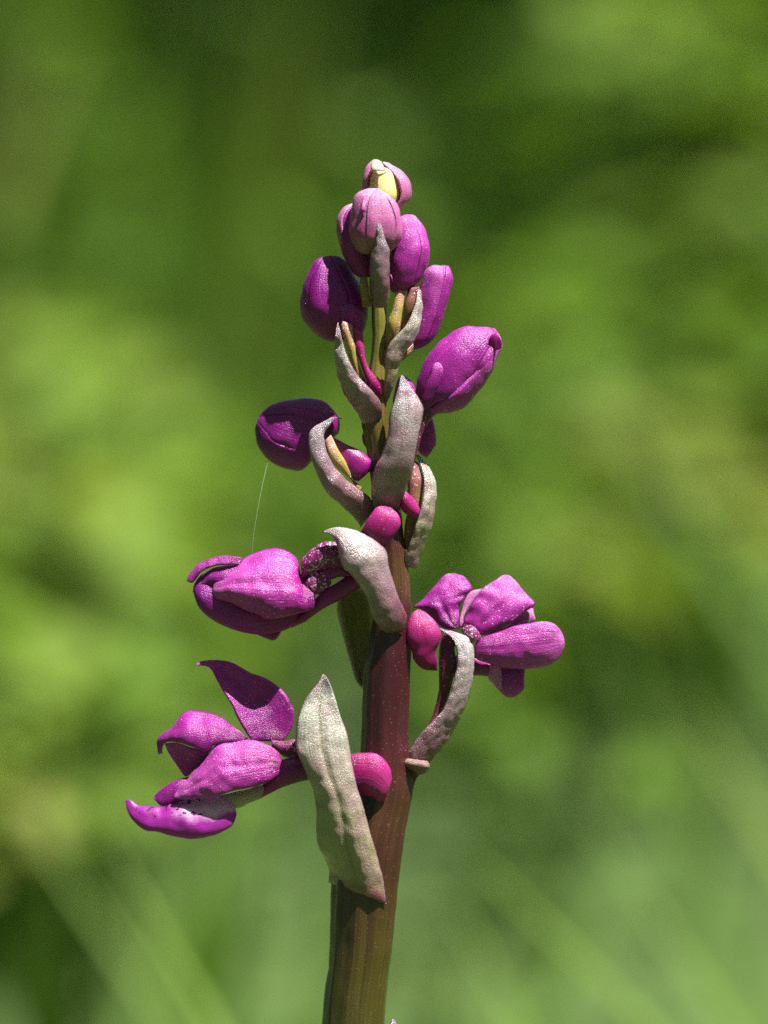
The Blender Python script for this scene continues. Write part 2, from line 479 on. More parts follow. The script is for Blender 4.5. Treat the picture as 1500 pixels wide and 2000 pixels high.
def build_ground():
    m, nt = new_mat('meadow_soil')
    tc = node(nt, 'ShaderNodeTexCoord')
    a = tex_noise(nt, tc.outputs['Object'], 9.0, 6.0)
    b = tex_noise(nt, tc.outputs['Object'], 60.0, 4.0)
    c = ramp(nt, a, [(0.3, (0.030, 0.060, 0.010)), (0.55, (0.05, 0.10, 0.015)), (0.75, (0.075, 0.12, 0.02))])
    c = mix(nt, math_node(nt, 'MULTIPLY', b, 0.5), c, (0.035, 0.055, 0.012))
    p = node(nt, 'ShaderNodeBsdfPrincipled')
    nt.links.new(c, p.inputs['Base Color'])
    p.inputs['Roughness'].default_value = 0.95
    bp = node(nt, 'ShaderNodeBump')
    bp.inputs['Strength'].default_value = 0.8
    bp.inputs['Distance'].default_value = 0.01
    nt.links.new(b, bp.inputs['Height'])
    nt.links.new(bp.outputs[0], p.inputs['Normal'])
    o = node(nt, 'ShaderNodeOutputMaterial')
    nt.links.new(p.outputs[0], o.inputs[0])
    # fine near the plant, coarser to the horizon
    ax = np.concatenate([-np.geomspace(220, 3.2, 22), np.linspace(-3, 3, 61), np.geomspace(3.2, 220, 22)])
    ay = np.concatenate([-np.geomspace(120, 2.2, 18), np.linspace(-2, 6, 81), np.geomspace(6.3, 300, 22)])
    V = [(x, y, ground_z(x, y)) for y in ay for x in ax]
    nx = len(ax)
    F = [(j * nx + i, j * nx + i + 1, (j + 1) * nx + i + 1, (j + 1) * nx + i) for j in range(len(ay) - 1) for i in range(nx - 1)]
    me = bpy.data.meshes.new('ground')
    me.from_pydata(V, [], F)
    me.polygons.foreach_set('use_smooth', [True] * len(F))
    me.materials.append(m)
    g = bpy.data.objects.new('ground', me)
    COL.objects.link(g)
    g['kind'] = 'structure'
    g['label'] = 'green meadow ground under the grass'
build_ground()

# ------------------------------------------------------------------ grass
def grass_material():
    m, nt = new_mat('grass_blade')
    at = node(nt, 'ShaderNodeAttribute', attribute_name='tint')
    sp = node(nt, 'ShaderNodeSeparateColor')
    nt.links.new(at.outputs['Color'], sp.inputs[0])
    col = ramp(nt, sp.outputs[0], [(0.0, (0.036, 0.076, 0.009)), (0.35, (0.078, 0.155, 0.017)), (0.65, (0.115, 0.208, 0.028)), (0.85, (0.165, 0.255, 0.045)), (1.0, (0.225, 0.255, 0.06))])
    d = node(nt, 'ShaderNodeBsdfPrincipled')
    nt.links.new(col, d.inputs['Base Color'])
    d.inputs['Roughness'].default_value = 0.45
    d.inputs['Specular IOR Level'].default_value = 0.12
    t = node(nt, 'ShaderNodeBsdfTranslucent')
    nt.links.new(mix(nt, 1.0, col, (1.5, 1.5, 0.7), 'MULTIPLY'), t.inputs[0])
    mx = node(nt, 'ShaderNodeMixShader')
    mx.inputs[0].default_value = 0.42
    nt.links.new(d.outputs[0], mx.inputs[1])
    nt.links.new(t.outputs[0], mx.inputs[2])
    o = node(nt, 'ShaderNodeOutputMaterial')
    nt.links.new(mx.outputs[0], o.inputs[0])
    return m
GM = grass_material()

def blades(name, specs, label, mat=GM, seg=6):
    """specs: (base xyz, tip xyz, droop, half width, tint, twist)"""
    V, F, T = [], [], []
    for (b, t, droop, w, tint, tw) in specs:
        b = np.asarray(b, float); t = np.asarray(t, float)
        ax = t - b
        L = np.linalg.norm(ax)
        side = np.array([math.cos(tw), math.sin(tw), 0.0])
        k0 = len(V)
        hor = np.array([ax[0], ax[1], 0.0])
        for i in range(seg + 1):
            s = i / seg
            c = b + np.array([0, 0, ax[2]]) * (s + droop * s * (1 - s)) + hor * (s ** (1.0 + droop))
            ww = w * (1 - s ** 2.2) * (0.75 + 0.5 * math.sin(min(1, s * 1.6) * 1.57)) if i < seg else w * 0.04
            f = np.array([-side[1], side[0], 0.2]) * (ww * 0.35)
            V += [c - side * ww, c - f, c + side * ww]
            T += [tint] * 3
        for i in range(seg):
            a = k0 + i * 3
            F += [(a, a + 1, a + 4, a + 3), (a + 1, a + 2, a + 5, a + 4)]
    me = bpy.data.meshes.new(name)
    me.from_pydata([tuple(v) for v in V], [], F)
    ca = me.color_attributes.new('tint', 'FLOAT_COLOR', 'POINT')
    tt = np.asarray(T, float)
    ca.data.foreach_set('color', np.stack([tt, tt, tt, np.ones_like(tt)], 1).ravel())
    me.polygons.foreach_set('use_smooth', [True] * len(F))
    me.materials.append(mat)
    o = bpy.data.objects.new(name, me)
    COL.objects.link(o)
    o['kind'] = 'stuff'
    o['label'] = label
    o['category'] = 'grass'
    return o

def scatter_grass():
    sp = []
    def add(x, y, h, w, tint):
        a = random.uniform(0, 2 * math.pi)
        lean = h * random.uniform(0.1, 0.65)
        z = ground_z(x, y)
        sp.append(((x, y, z - 0.004), (x + math.cos(a) * lean, y + math.sin(a) * lean, z + h), random.uniform(0.05, 0.6), w, tint, random.uniform(0, math.pi)))
    def clump(x, y):
        return 0.5 + 0.9 * noise.noise(Vector((x * 3.1, y * 2.1, 7.7))) + 0.5 * noise.noise(Vector((x * 9, y * 7, 1.7)))
    N = 0
    while N < 17000:
        y = random.uniform(0.34, 4.6)
        hw = 0.30 + 0.22 * (y + 0.8)
        x = random.uniform(-hw, hw)
        c = clump(x, y)
        if random.random() > 0.25 + c:
            continue
        N += 1
        h = (0.045 + 0.10 * max(0, c)) * random.uniform(0.6, 1.25)
        if y < 0.8:
            h *= 0.6
            if random.random() < 0.35:
                continue
        add(x, y, h, random.uniform(0.0012, 0.0032), min(1, max(0, 0.42 + 0.55 * (c - 0.5) + random.gauss(0, 0.2))))
    # thinner grass round and in front of the plant, below the picture
    for i in range(2600):
        x, y = random.uniform(-0.9, 0.9), random.uniform(-0.55, 0.32)
        if math.hypot(x, y) < 0.035:
            continue
        add(x, y, random.uniform(0.03, 0.085), random.uniform(0.001, 0.0022), random.gauss(0.45, 0.15))
    blades('meadow_grass', sp, 'short green meadow grass covering the ground around the orchid')
scatter_grass()

def ray(x, y, t):
    dirv = FWD + RGT * ((x - 750) * S / CAM_D) + UP * ((1000 - y) * S / CAM_D)
    return S0 - FWD * CAM_D + dirv * (CAM_D + t)

# longer blades, rooted in the ground, whose upper parts cross the view behind the flower
def long_blades():
    sp = []
    def blade(x0, y0, x1, y1, t, w, tint, tw=0.0):
        p, q = ray(x0, y0, t), ray(x1, y1, t + 0.02)
        k = (q - p)
        zg = 0.0
        if k[2] < 0:
            p, q, k = q, p, -k
        f = (p[2] - ground_z(p[0], p[1])) / max(1e-4, k[2])
        b = p - k * f
        if f * abs(k[0]) > 0.12:
            b[0] = p[0] - math.copysign(0.12, k[0])
        b[2] = ground_z(b[0], b[1]) - 0.004
        sp.append((b, q, 0.05, w, tint, tw))
    for a in BL:
        blade(*a)
    blades('tall_grass', sp, 'longer pale grass blades rising among the meadow grass behind the orchid', seg=10)
BL = [
    (1250, 2000, 890, 1640, 0.24, 0.0022, 0.80, 0.5), (410, 2000, 180, 1600, 0.24, 0.0020, 0.82, 0.5), (1420, 2000, 1120, 1560, 0.30, 0.0018, 0.7, 0.5), (330, 2000, 30, 1560, 0.34, 0.002, 0.75, 0.5), (1010, 2000, 860, 1720, 0.3, 0.0016, 0.75, 0.5), (1420, 1900, 1180, 1180, 0.55, 0.0018, 0.5),
    (1300, 980, 1030, 560, 0.60, 0.0018, 0.55), (1110, 2050, 760, 1850, 0.34, 0.002, 0.85, 0.6), (1500, 1620, 1330, 1360, 0.42, 0.003, 0.9, 0.6),
    (560, 2000, 600, 1650, 0.5, 0.0015, 0.6), (330, 1500, 250, 900, 0.7, 0.002, 0.6), (1050, 2000, 1300, 1600, 0.5, 0.0018, 0.6),
     (300, 1900, 480, 1500, 0.5, 0.0014, 0.65),
]
long_blades()

# broad-leaved herbs standing in the meadow: clusters of small oval leaves on stalks
def herbs():
    rb = random.Random(5)
    V, F, T = [], [], []
    def leaf(c, L, W, tint):
        a = rb.uniform(0, 6.28)
        tl = rb.uniform(-0.2, 0.9)
        ax = np.array([math.cos(a) * math.cos(tl), math.sin(a) * math.cos(tl), math.sin(tl)])
        sd = np.cross(ax, [rb.uniform(-.4, .4), rb.uniform(-.4, .4), 1.0]); sd /= np.linalg.norm(sd)
        nn = np.cross(sd, ax)
        k = len(V)
        for i, w in enumerate((0.08, 0.7, 1.0, 0.8, 0.06)):
            s = i / 4
            m = c + ax * (L * s) - nn * (L * 0.35 * s * s)
            V.extend([m - sd * (W * w) + nn * (W * .15 * w), m, m + sd * (W * w) + nn * (W * .15 * w)])
            T.extend([tint] * 3)
        for i in range(4):
            b = k + 3 * i
            F.extend([(b, b + 1, b + 4, b + 3), (b + 1, b + 2, b + 5, b + 4)])
    def stalk(b, e):
        k = len(V)
        w = 0.0007
        for q in (b, (b + e) / 2 + np.array([0.003, 0.002, 0]), e):
            V.extend([q + np.array([w, 0, 0]), q + np.array([-w / 2, w, 0]), q + np.array([-w / 2, -w, 0])])
            T.extend([0.4] * 3)
        for s in range(2):
            for i in range(3):
                j = (i + 1) % 3
                F.append((k + s * 3 + i, k + s * 3 + j, k + s * 3 + 3 + j, k + s * 3 + 3 + i))
    def plant(c, n, spread, L, tint):
        z = ground_z(c[0], c[1])
        for i in range(n):
            q = c + np.array([rb.gauss(0, spread), rb.gauss(0, spread), rb.gauss(0, spread * 0.8)])
            q[2] = max(z + 0.01, q[2])
            leaf(q, L * rb.uniform(0.7, 1.3), L * 0.38 * rb.uniform(0.8, 1.2), min(1.0, tint + rb.uniform(-.12, .12)))
            if i % 3 == 0:
                stalk(np.array([c[0], c[1], z - 0.004]), q)
    for (x, y, t, n, sp, L, tint) in HB:
        plant(ray(x, y, t), n, sp, L, tint)
    for i in range(170):
        y = rb.uniform(0.75, 4.2)
        hw = 0.25 + 0.2 * y
        x = rb.uniform(-hw, hw)
        plant(np.array([x, y, ground_z(x, y) + rb.uniform(0.02, 0.09)]), 9, 0.016, rb.uniform(0.012, 0.022), rb.uniform(0.3, 0.85))
    me = bpy.data.meshes.new('meadow_herbs')
    me.from_pydata([tuple(v) for v in V], [], F)
    ca = me.color_attributes.new('tint', 'FLOAT_COLOR', 'POINT')
    tt = np.asarray(T, float)
    ca.data.foreach_set('color', np.stack([tt, tt, tt, np.ones_like(tt)], 1).ravel())
    me.polygons.foreach_set('use_smooth', [True] * len(F))
    me.materials.append(GM)
    o = bpy.data.objects.new('meadow_herbs', me)
    COL.objects.link(o)
    o['kind'] = 'stuff'
    o['label'] = 'broad-leaved green herbs growing through the meadow grass behind the orchid'
    o['category'] = 'herbs'
HB = [(90, 930, .75, 60, .014, .017, .84), (170, 1080, .7, 45, .012, .016, .82), (30, 1180, .75, 40, .012, .015, .86), (130, 820, .8, 26, .012, .016, .76), (60, 1380, .6, 30, .012, .013, .8), (250, 1480, .55, 20, .010, .012, .76), (60, 1500, .55, 20, .01, .012, .8), (220, 1290, .7, 14, .010, .013, .8),
      (1390, 180, .95, 50, .016, .018, .76), (1330, 330, .95, 30, .014, .016, .70), (1440, 380, .95, 24, .014, .016, .68),
      (1200, 960, .8, 12, .008, .014, .97), (1400, 940, .8, 12, .008, .014, .97), (1160, 1060, .75, 9, .008, .013, .95),
      (50, 1620, .5, 10, .006, .009, .95), (1000, 170, 1.1, 10, .012, .018, .4), (960, 1000, .8, 10, .009, .013, .7), (1330, 1120, .7, 10, .010, .013, .75),
      (930, 760, .85, 16, .014, .015, .7), (1080, 700, .9, 14, .014, .015, .66), (1250, 640, .9, 14, .014, .015, .62), (1450, 640, .9, 14, .012, .015, .66), (900, 1120, .7, 14, .010, .012, .74), (480, 1000, .8, 12, .012, .014, .6),
      (100, 80, 1.1, 12, .016, .018, .5), (120, 450, 1.0, 9, .012, .016, .35), (330, 1420, .6, 10, .010, .012, .75), (1050, 1500, .6, 10, .010, .012, .7)]
herbs()

# ------------------------------------------------------------------ shade tree (stands behind, crown above the view)
def shade_tree(x, y, h, seed, label, zmin=0.75, name='hawthorn_tree'):
    rg = random.Random(seed)
    t = bpy.data.objects.new(name, None)
    COL.objects.link(t)
    z = ground_z(x, y)
    t.location = (x, y, z)
    t['label'] = label
    t['category'] = 'tree'
    m, nt = new_mat('bark')
    tc = node(nt, 'ShaderNodeTexCoord')
    c = ramp(nt, tex_noise(nt, mapping(nt, tc.outputs['Object'], (30, 30, 6)), 1.0, 5.0), [(0.3, (0.05, 0.04, 0.03)), (0.7, (0.14, 0.11, 0.08))])
    p = node(nt, 'ShaderNodeBsdfPrincipled')
    nt.links.new(c, p.inputs['Base Color'])
    p.inputs['Roughness'].default_value = 0.9
    o = node(nt, 'ShaderNodeOutputMaterial')
    nt.links.new(p.outputs[0], o.inputs[0])
    V, F = [], []
    def tube(a, b, r0, r1):
        a, b = Vector(a), Vector(b)
        dz = (b - a).normalized()
        sx = dz.orthogonal().normalized(); sy = dz.cross(sx)
        k = len(V)
        for q, r in ((a, r0), ((a + b) / 2 + sx * (b - a).length * 0.04, (r0 + r1) / 2), (b, r1)):
            for i in range(8):
                an = i * math.pi / 4
                V.append(tuple(q + sx * (r * math.cos(an)) + sy * (r * math.sin(an))))
        for s in range(2):
            for i in range(8):
                j = (i + 1) % 8
                F.append((k + s * 8 + i, k + s * 8 + j, k + s * 8 + 8 + j, k + s * 8 + 8 + i))
    tube((0, 0, -0.05), (0.05, -0.1, h * 0.45), 0.09, 0.06)
    tips = []
    lo = 0.3 if zmin > 0.5 else 0.04
    for i in range(14 if zmin > 0.5 else 24):
        an = rg.uniform(0, 6.28)
        b = Vector((0.05, -0.1, h * rg.uniform(lo, 0.45)))
        e = b + Vector((math.cos(an) * rg.uniform(0.4, 1.3), math.sin(an) * rg.uniform(0.4, 1.3), rg.uniform(0.0, h * 0.5)))
        tube(b, e, 0.035, 0.01)
        tips.append((b + e) / 2); tips.append(e)
    me = bpy.data.meshes.new('trunk')
    me.from_pydata(V, [], F)
    me.materials.append(m)
    tr = bpy.data.objects.new('trunk', me)
    COL.objects.link(tr)
    tr.parent = t
    V, F, T = [], [], []
    for i in range(17000):
        c0 = rg.choice(tips)
        q = c0 + Vector((rg.gauss(0, 0.24), rg.gauss(0, 0.24), rg.gauss(0, 0.16)))
        if q.z < zmin:
            continue
        n = Vector((rg.gauss(0, 0.6), rg.gauss(0, 0.6), 1)).normalized()
        a = n.orthogonal().normalized(); b = n.cross(a)
        s = rg.uniform(0.018, 0.04)
        k = len(V)
        V += [tuple(q - a * s), tuple(q + b * s * 0.6), tuple(q + a * s), tuple(q - b * s * 0.6)]
        F.append((k, k + 1, k + 2, k + 3))
        T += [rg.uniform(0.0, 0.5)] * 4
    me = bpy.data.meshes.new('crown')
    me.from_pydata(V, [], F)
    ca = me.color_attributes.new('tint', 'FLOAT_COLOR', 'POINT')
    tt = np.asarray(T)
    ca.data.foreach_set('color', np.stack([tt, tt, tt, np.ones_like(tt)], 1).ravel())
    me.materials.append(GM)
    cr = bpy.data.objects.new('crown', me)
    COL.objects.link(cr)
    cr.parent = t
    return t
shade_tree(0.78, 2.62, 2.6, 3, 'small leafy hawthorn tree shading the far grass')

# unseen bushes added behind the camera and on both sides to block sky fill
bush = shade_tree(-1.75, 0.1, 2.3, 12, 'unseen leafy bush added to block sky light on the shaded side of the orchid', 0.06, 'sky_block_bush')
bush['category'] = 'bush'
bush['group'] = 'added bushes blocking sky light'
for (x, y, rz, sz, lab) in [(-1.7, -1.5, 1.1, 1.05, 'unseen leafy bush added to block sky light behind the camera on the shaded side'), (-0.3, -2.5, 2.3, 1.0, 'unseen leafy bush added to block sky light straight behind the camera'),
                            (1.3, -2.3, 3.2, 0.95, 'unseen leafy bush added to block sky light behind the camera on the sunny side'), (2.2, -0.6, 4.1, 1.0, 'unseen leafy bush added to block sky light on the sunny side of the orchid'),
                            (2.3, 1.1, 5.2, 1.05, 'unseen leafy bush added to block sky light between the hawthorn and the sunny side'), (-1.9, 1.7, 0.4, 1.1, 'unseen leafy bush added to block sky light across the meadow from the hawthorn')]:
    c = bush.copy()
    COL.objects.link(c)
    c.location = (x, y, ground_z(x, y))
    c.rotation_euler = (0, 0, rz)
    c.scale = (sz, sz, sz)
    c['label'] = lab
    for ch in list(bush.children):
        k = ch.copy()
        COL.objects.link(k)
        k.parent = c

# ------------------------------------------------------------------ the orchid
STEM_L = [(560, 5080), (555, 4400), (575, 3400), (612, 2400), (629, 2000), (642, 1877), (646, 1760), (650, 1700), (664, 1640), (690, 1560), (703, 1470), (707, 1380), (710, 1310), (722, 1250), (735, 1160), (740, 1080), (732, 1010), (722, 930), (714, 870), (706, 820), (712, 770), (722, 710), (727, 640), (722, 560), (722, 480), (735, 400)]
STEM_R = [(700, 5080), (695, 4400), (712, 3400), (742, 2400), (753, 2000), (769, 1850), (779, 1745), (787, 1680), (797, 1610), (809, 1545), (806, 1490), (800, 1430), (802, 1340), (804, 1260), (803, 1180), (800, 1120), (790, 1060), (786, 1010), (778, 930), (768, 870), (760, 820), (757, 770), (755, 710), (756, 640), (752, 560), (748, 480), (742, 400)]
BASE = P(630, 5000, 0)
BASE[2] = ground_z(BASE[0], BASE[1])

orchid = bpy.data.objects.new('orchid', None)
COL.objects.link(orchid)
orchid.location = Vector(BASE)
orchid['label'] = 'purple orchid spike with maroon stem, silvery bracts, buds and magenta flowers'
orchid['category'] = 'orchid'

def part(name, label=None):
    SEED[0] += 1
    e = bpy.data.objects.new(name, None)
    COL.objects.link(e)
    e.parent = orchid
    e.empty_display_size = 0.003
    if label:
        e['label'] = label
    return e

body('stem', 0, STEM_L, STEM_R, M['stem'], orchid, d=0, ratio=1.0, n=260, m=40, wave=1.6, wfreq=34, groove=9, groove_d=0.06)

# --- topmost bud: yellow-green heart between pink sepals
b = part('bud', 'topmost bud, yellow green between pale pink sepals')
AL = [(640, 430), (560, 390), (505, 300), (500, 220), (520, 130), (565, 75)]
AR = [(690, 430), (715, 385), (748, 330), (760, 250), (720, 150), (640, 80)]
body('petal', 1, [(620, 420), (540, 360), (512, 280), (512, 190), (548, 130), (590, 112)], [(690, 420), (712, 340), (728, 270), (720, 190), (690, 135), (620, 112)], M['green'], b, d=-10, ratio=1.02)
shell('sepal', 1, [(640, 430), (545, 390), (492, 280), (490, 200), (518, 120), (555, 72)], [(690, 430), (715, 385), (776, 320), (782, 250), (745, 160), (640, 82)], M['petal_blush'], b, [90, 66, 56, 56, 62, 80], -110, d=-18, ratio=0.95, off=1, thick=3.2, v0=0.06)
shell('sepal', 1, [(640, 430), (545, 390), (492, 280), (490, 200), (518, 120), (555, 72)], [(690, 430), (715, 385), (776, 320), (782, 250), (745, 160), (640, 82)], M['petal_blush'], b, [130, 142, 144, 140, 128, 110], 255, d=-18, ratio=0.95, off=0, thick=3.2)
sheet('petal', 1, [(535, 142), (534, 108), (548, 82), (568, 72)], [(632, 148), (622, 116), (604, 88), (576, 72)], M['cream'], b, d=[34, 30, 20, 4], bulge=8, thick=3.2, n=20, m=11)
body('petal', 1, [(580, 165), (585, 182), (600, 176)], [(640, 140), (632, 158), (612, 168)], M['green'], b, d=36, ratio=0.5, n=10, m=10, wave=.4)
body('ovary', 1, [(640, 560), (640, 480), (640, 420)], [(690, 560), (690, 480), (690, 415)], M['ovary_green'], b, d=-20, n=14, m=14)

# --- second bud, pale pink, with its bract
DSHIFT[0] = 26
b = part('bud', 'rosy bud behind a slender silvery bract')
BLf = [(515, 672), (455, 640), (408, 555), (412, 450), (425, 360), (455, 295), (520, 262), (570, 262)]
BRt = [(600, 668), (665, 640), (712, 575), (726, 500), (718, 425), (690, 350), (645, 295), (590, 262)]
body('petal', 1, BLf, BRt, M['petal_blush'], b, d=18, ratio=0.85)
shell('sepal', 1, BLf, BRt, M['petal_blush'], b, [20, 34, 38, 42, 50, 60], [100, 108, 112, 112, 108, 102], d=18, ratio=0.88, off=3.0, keel=0.8)
shell('sepal', 1, BLf, BRt, M['petal_blush'], b, [54, 46, 41, 42, 48, 64], -95, d=18, ratio=0.88, off=1.5)
shell('sepal', 1, BLf, BRt, M['petal_blush'], b, [97, 103, 107, 107, 103, 97], 270, d=18, ratio=0.88, off=1.5)
sheet('petal', 1, [(470, 400), (482, 340), (488, 300), (500, 292)], [(505, 405), (505, 360), (520, 320), (528, 296)], M['petal_white'], b, d=[58, 58, 50, 42], bulge=3, thick=4, n=14, m=9)
body('ovary', 1, [(560, 1010), (545, 800), (530, 680), (520, 640)], [(620, 1010), (620, 800), (610, 680), (600, 640)], M['ovary_green'], b, d=[16, 24, 26, 20], n=20, m=16)
SEED[0] += 1; sheet('bract', 1, [(545, 1015), (534, 930), (528, 850), (527, 760), (536, 665), (562, 600), (578, 500), (586, 435)],
      [(640, 1015), (655, 930), (656, 800), (657, 710), (656, 645), (630, 580), (606, 510), (592, 435)], M['bract_mauve'], orchid,
      d=[20, 34, 44, 50, 56, 62, 66, 60], bulge=[6, 13, 15, 15, 12, 8, 5, 2], thick=4.2, wave=2.4, wfreq=22)

DSHIFT[0] = 34
# --- bud behind on the shaded side
b = part('bud', 'purple bud tucked behind the rosy bud')
DL = [(480, 825), (420, 785), (378, 700), (345, 600), (328, 520), (338, 440), (375, 380), (430, 345)]
DR = [(520, 820), (540, 760), (530, 660), (520, 560), (515, 480), (500, 410), (480, 360), (445, 342)]
shell('sepal', 1, DL, DR, M['petal'], b, 60, 300, d=-22, ratio=0.9, off=0)
shell('sepal', 1, DL, DR, M['petal_blush'], b, [110, 120, 128, 128, 122, 115], 290, d=-22, ratio=0.9, off=2.5, v0=0.45)
shell('sepal', 1, DL, DR, M['petal_deep'], b, [-60, -60, -60, -60], [150, 165, 150, 100], d=-20, ratio=0.9, off=3.5, v1=0.72)
body('ovary', 1, [(480, 1010), (470, 900), (468, 800)], [(545, 1010), (525, 900), (510, 800)], M['ovary_green'], b, d=-12, n=14, m=14)

DSHIFT[0] = 0
# --- upper bud on the sunny side
b = part('bud', 'bright pink bud above the pale green bract')
EL = [(765, 905), (690, 905), (660, 830), (660, 740), (676, 640), (704, 540), (720, 460), (750, 422)]
ER = [(790, 900), (840, 845), (880, 760), (903, 650), (893, 570), (862, 490), (812, 432), (772, 420)]
body('petal', 1, EL, ER, M['petal_pale'], b, d=4, ratio=0.75)
shell('sepal', 1, EL, ER, M['petal_pale'], b, [60, 58, 56, 56, 60, 72], [200, 205, 210, 210, 205, 200], d=4, ratio=0.8, off=3, keel=1.0)
shell('sepal', 1, EL, ER, M['petal_pale'], b, -110, [66, 62, 60, 60, 64, 72], d=4, ratio=0.8, off=1.2)
shell('sepal', 1, EL, ER, M['petal'], b, [118, 128, 148, 190], [230, 230, 225, 215], d=4, ratio=0.82, off=4.5, v0=0.02, v1=0.48)
body('ovary', 1, [(628, 1280), (640, 1150), (672, 1010), (690, 900)], [(700, 1290), (716, 1180), (735, 1040), (760, 900)], M['ovary_green'], b, d=[8, 22, 24, 14], n=26, m=18, groove=5)
body('spur', 1, [(715, 1170), (735, 1080), (752, 980), (775, 890)], [(745, 1165), (790, 1090), (828, 1000), (842, 880)], M['ovary'], b, d=[2, 10, 14, 10], n=22, m=16, groove=4)

# --- lower bud on the sunny side and its bract
b = part('bud', 'pink bud half hidden behind the pale green bract')
FL = [(770, 1285), (800, 1190), (830, 1080), (850, 960), (868, 860), (900, 775), (965, 746)]
FR = [(790, 1282), (885, 1242), (950, 1160), (1005, 1030), (1036, 900), (1048, 820), (1025, 745)]
body('petal', 1, FL, FR, M['petal_pale'], b, d=-34, ratio=0.8)
shell('sepal', 1, FL, FR, M['petal'], b, -100, [50, 62, 68, 70, 68, 60], d=-34, ratio=0.85, off=1.6)
shell('sepal', 1, FL, FR, M['petal_pale'], b, [46, 56, 62, 64, 64, 80], [200, 210, 210, 200], d=-34, ratio=0.85, off=3.2, keel=1)
body('ovary', 1, [(690, 1300), (740, 1230), (770, 1200)], [(720, 1360), (790, 1310), (830, 1260)], M['ovary'], b, d=[-5, -18, -30], n=14, m=14)
SEED[0] += 1; sheet('bract', 2, [(772, 470), (782, 330), (788, 230), (800, 160), (850, 100), (905, 40), (950, -60), (968, -160)],
      [(800, 470), (845, 350), (868, 260), (905, 190), (950, 130), (985, 55), (995, -60), (982, -165)], M['bract_big'], orchid,
      d=[10, 24, 28, 30, 32, 30, 24, 14], tilt=[0, -6, -10, -14, -20, -26, -20, -8], bulge=[2, 7, 10, 11, 11, 9, 5, 2], thick=4.2, wave=2.5, wfreq=20)

# --- dark bud on the shaded side
DSHIFT[0] = -22
b = part('bud', 'dark violet bud in shade beside the upper stem')
HL = [(370, 1225), (250, 1215), (150, 1145), (102, 1050), (98, 950), (128, 840), (165, 745), (215, 698), (265, 683)]
HR = [(385, 1215), (462, 1185), (502, 1080), (502, 980), (470, 880), (428, 810), (385, 750), (330, 702), (275, 683)]
body('petal', 1, HL, HR, M['petal_deep'], b, d=0, ratio=0.75)
shell('sepal', 1, HL, HR, M['petal_deep'], b, [74, 68, 62, 60, 64, 72, 86], [96, 118, 132, 138, 138, 128, 112], d=2, ratio=0.8, off=3.2, v0=0.12, keel=1.0)
shell('sepal', 1, HL, HR, M['petal_deep'], b, -100, [84, 76, 70, 68, 72, 84], d=2, ratio=0.8, off=1.5)
shell('sepal', 1, HL, HR, M['petal_deep'], b, [90, 106, 120, 126, 128, 116], 280, d=2, ratio=0.8, off=1.5)
shell('petal', 1, HL, HR, M['petal'], b, [30, 20, 30, 60], [80, 84, 84, 80], d=2, ratio=0.82, off=5, v1=0.45)
DSHIFT[0] = 2
body('ovary', 2, [(640, 420), (600, 300), (565, 180), (535, 60), (545, 20)], [(690, 400), (668, 330), (640, 240), (612, 130), (600, 40)], M['ovary_green'], b, d=[26, 36, 42, 46, 40], n=24, m=18, groove=5)
body('spur', 2, [(735, 455), (700, 405), (660, 320), (628, 220), (606, 110), (600, 60)], [(768, 440), (764, 385), (730, 330), (690, 270), (664, 180), (655, 80)], M['spur'], b, d=[34, 40, 42, 44, 44, 38], n=26, m=16)
SEED[0] += 1; sheet('bract', 2, [(668, 620), (640, 560), (590, 490), (548, 415), (522, 340), (502, 255), (500, 160), (508, 70), (518, 28)],
      [(765, 600), (772, 525), (748, 458), (708, 408), (650, 345), (598, 275), (560, 185), (536, 90), (522, 28)], M['bract'], orchid,
      d=[10, 24, 34, 40, 44, 50, 54, 56, 52], tilt=[4, 10, 16, 18, 18, 16, 8, 2, 0], bulge=[6, 12, 14, 13, 10, 7, 4, 3, 1], thick=4.2, wave=3, wfreq=20, edge_wave=2)

DSHIFT[0] = 0
# --- flower bud leaning out to the sunny side
b = part('bud', 'large pink bud leaning outward with a folded open tip')
JL = [(962, 640), (958, 520), (962, 400), (995, 290), (1050, 200), (1130, 120), (1230, 62), (1330, 58), (1400, 60)]
JR = [(985, 620), (1060, 545), (1150, 525), (1230, 490), (1310, 400), (1375, 300), (1405, 215), (1435, 150), (1425, 90)]
body('petal', 2, JL, JR, M['petal'], b, d=2, ratio=0.6)
shell('sepal', 2, JL, JR, M['petal'], b, [80, 76, 66, 56, 50, 52, 60], 250, d=4, ratio=0.68, off=2, keel=1, v1=0.985)
shell('sepal', 2, JL, JR, M['petal_pale'], b, -110, [84, 82, 74, 64, 56, 56, 60], d=4, ratio=0.68, off=3.5, v0=0.05, v1=0.93, wave=2.5)
shell('petal', 2, JL, JR, M['petal_pale'], b, [30, 34, 36, 34], [60, 62, 60, 54], d=4, ratio=0.66, off=3, v0=0.62, v1=0.97)
body('spur', 2, [(972, 570), (1000, 430), (1042, 320), (1056, 268), (1080, 250)], [(1010, 570), (1070, 440), (1122, 345), (1142, 290), (1120, 256)], M['petal'], b, d=[12, 30, 37, 38, 32], ratio=0.40, n=26, m=16)
sheet('petal', 2, [(1368, 150), (1370, 120), (1385, 92), (1405, 76)], [(1395, 190), (1438, 170), (1442, 130), (1425, 90)], M['spur_deep'], b, d=[24, 32, 32, 24], bulge=-8, thick=3.2, n=16, m=11)
body('ovary', 2, [(880, 900), (920, 760), (950, 640), (955, 520), (950, 450)], [(920, 900), (965, 780), (1000, 660), (1050, 560), (1080, 480)], M['ovary_dark'], b, d=[14, 18, 18, 12, 5], n=24, m=16)

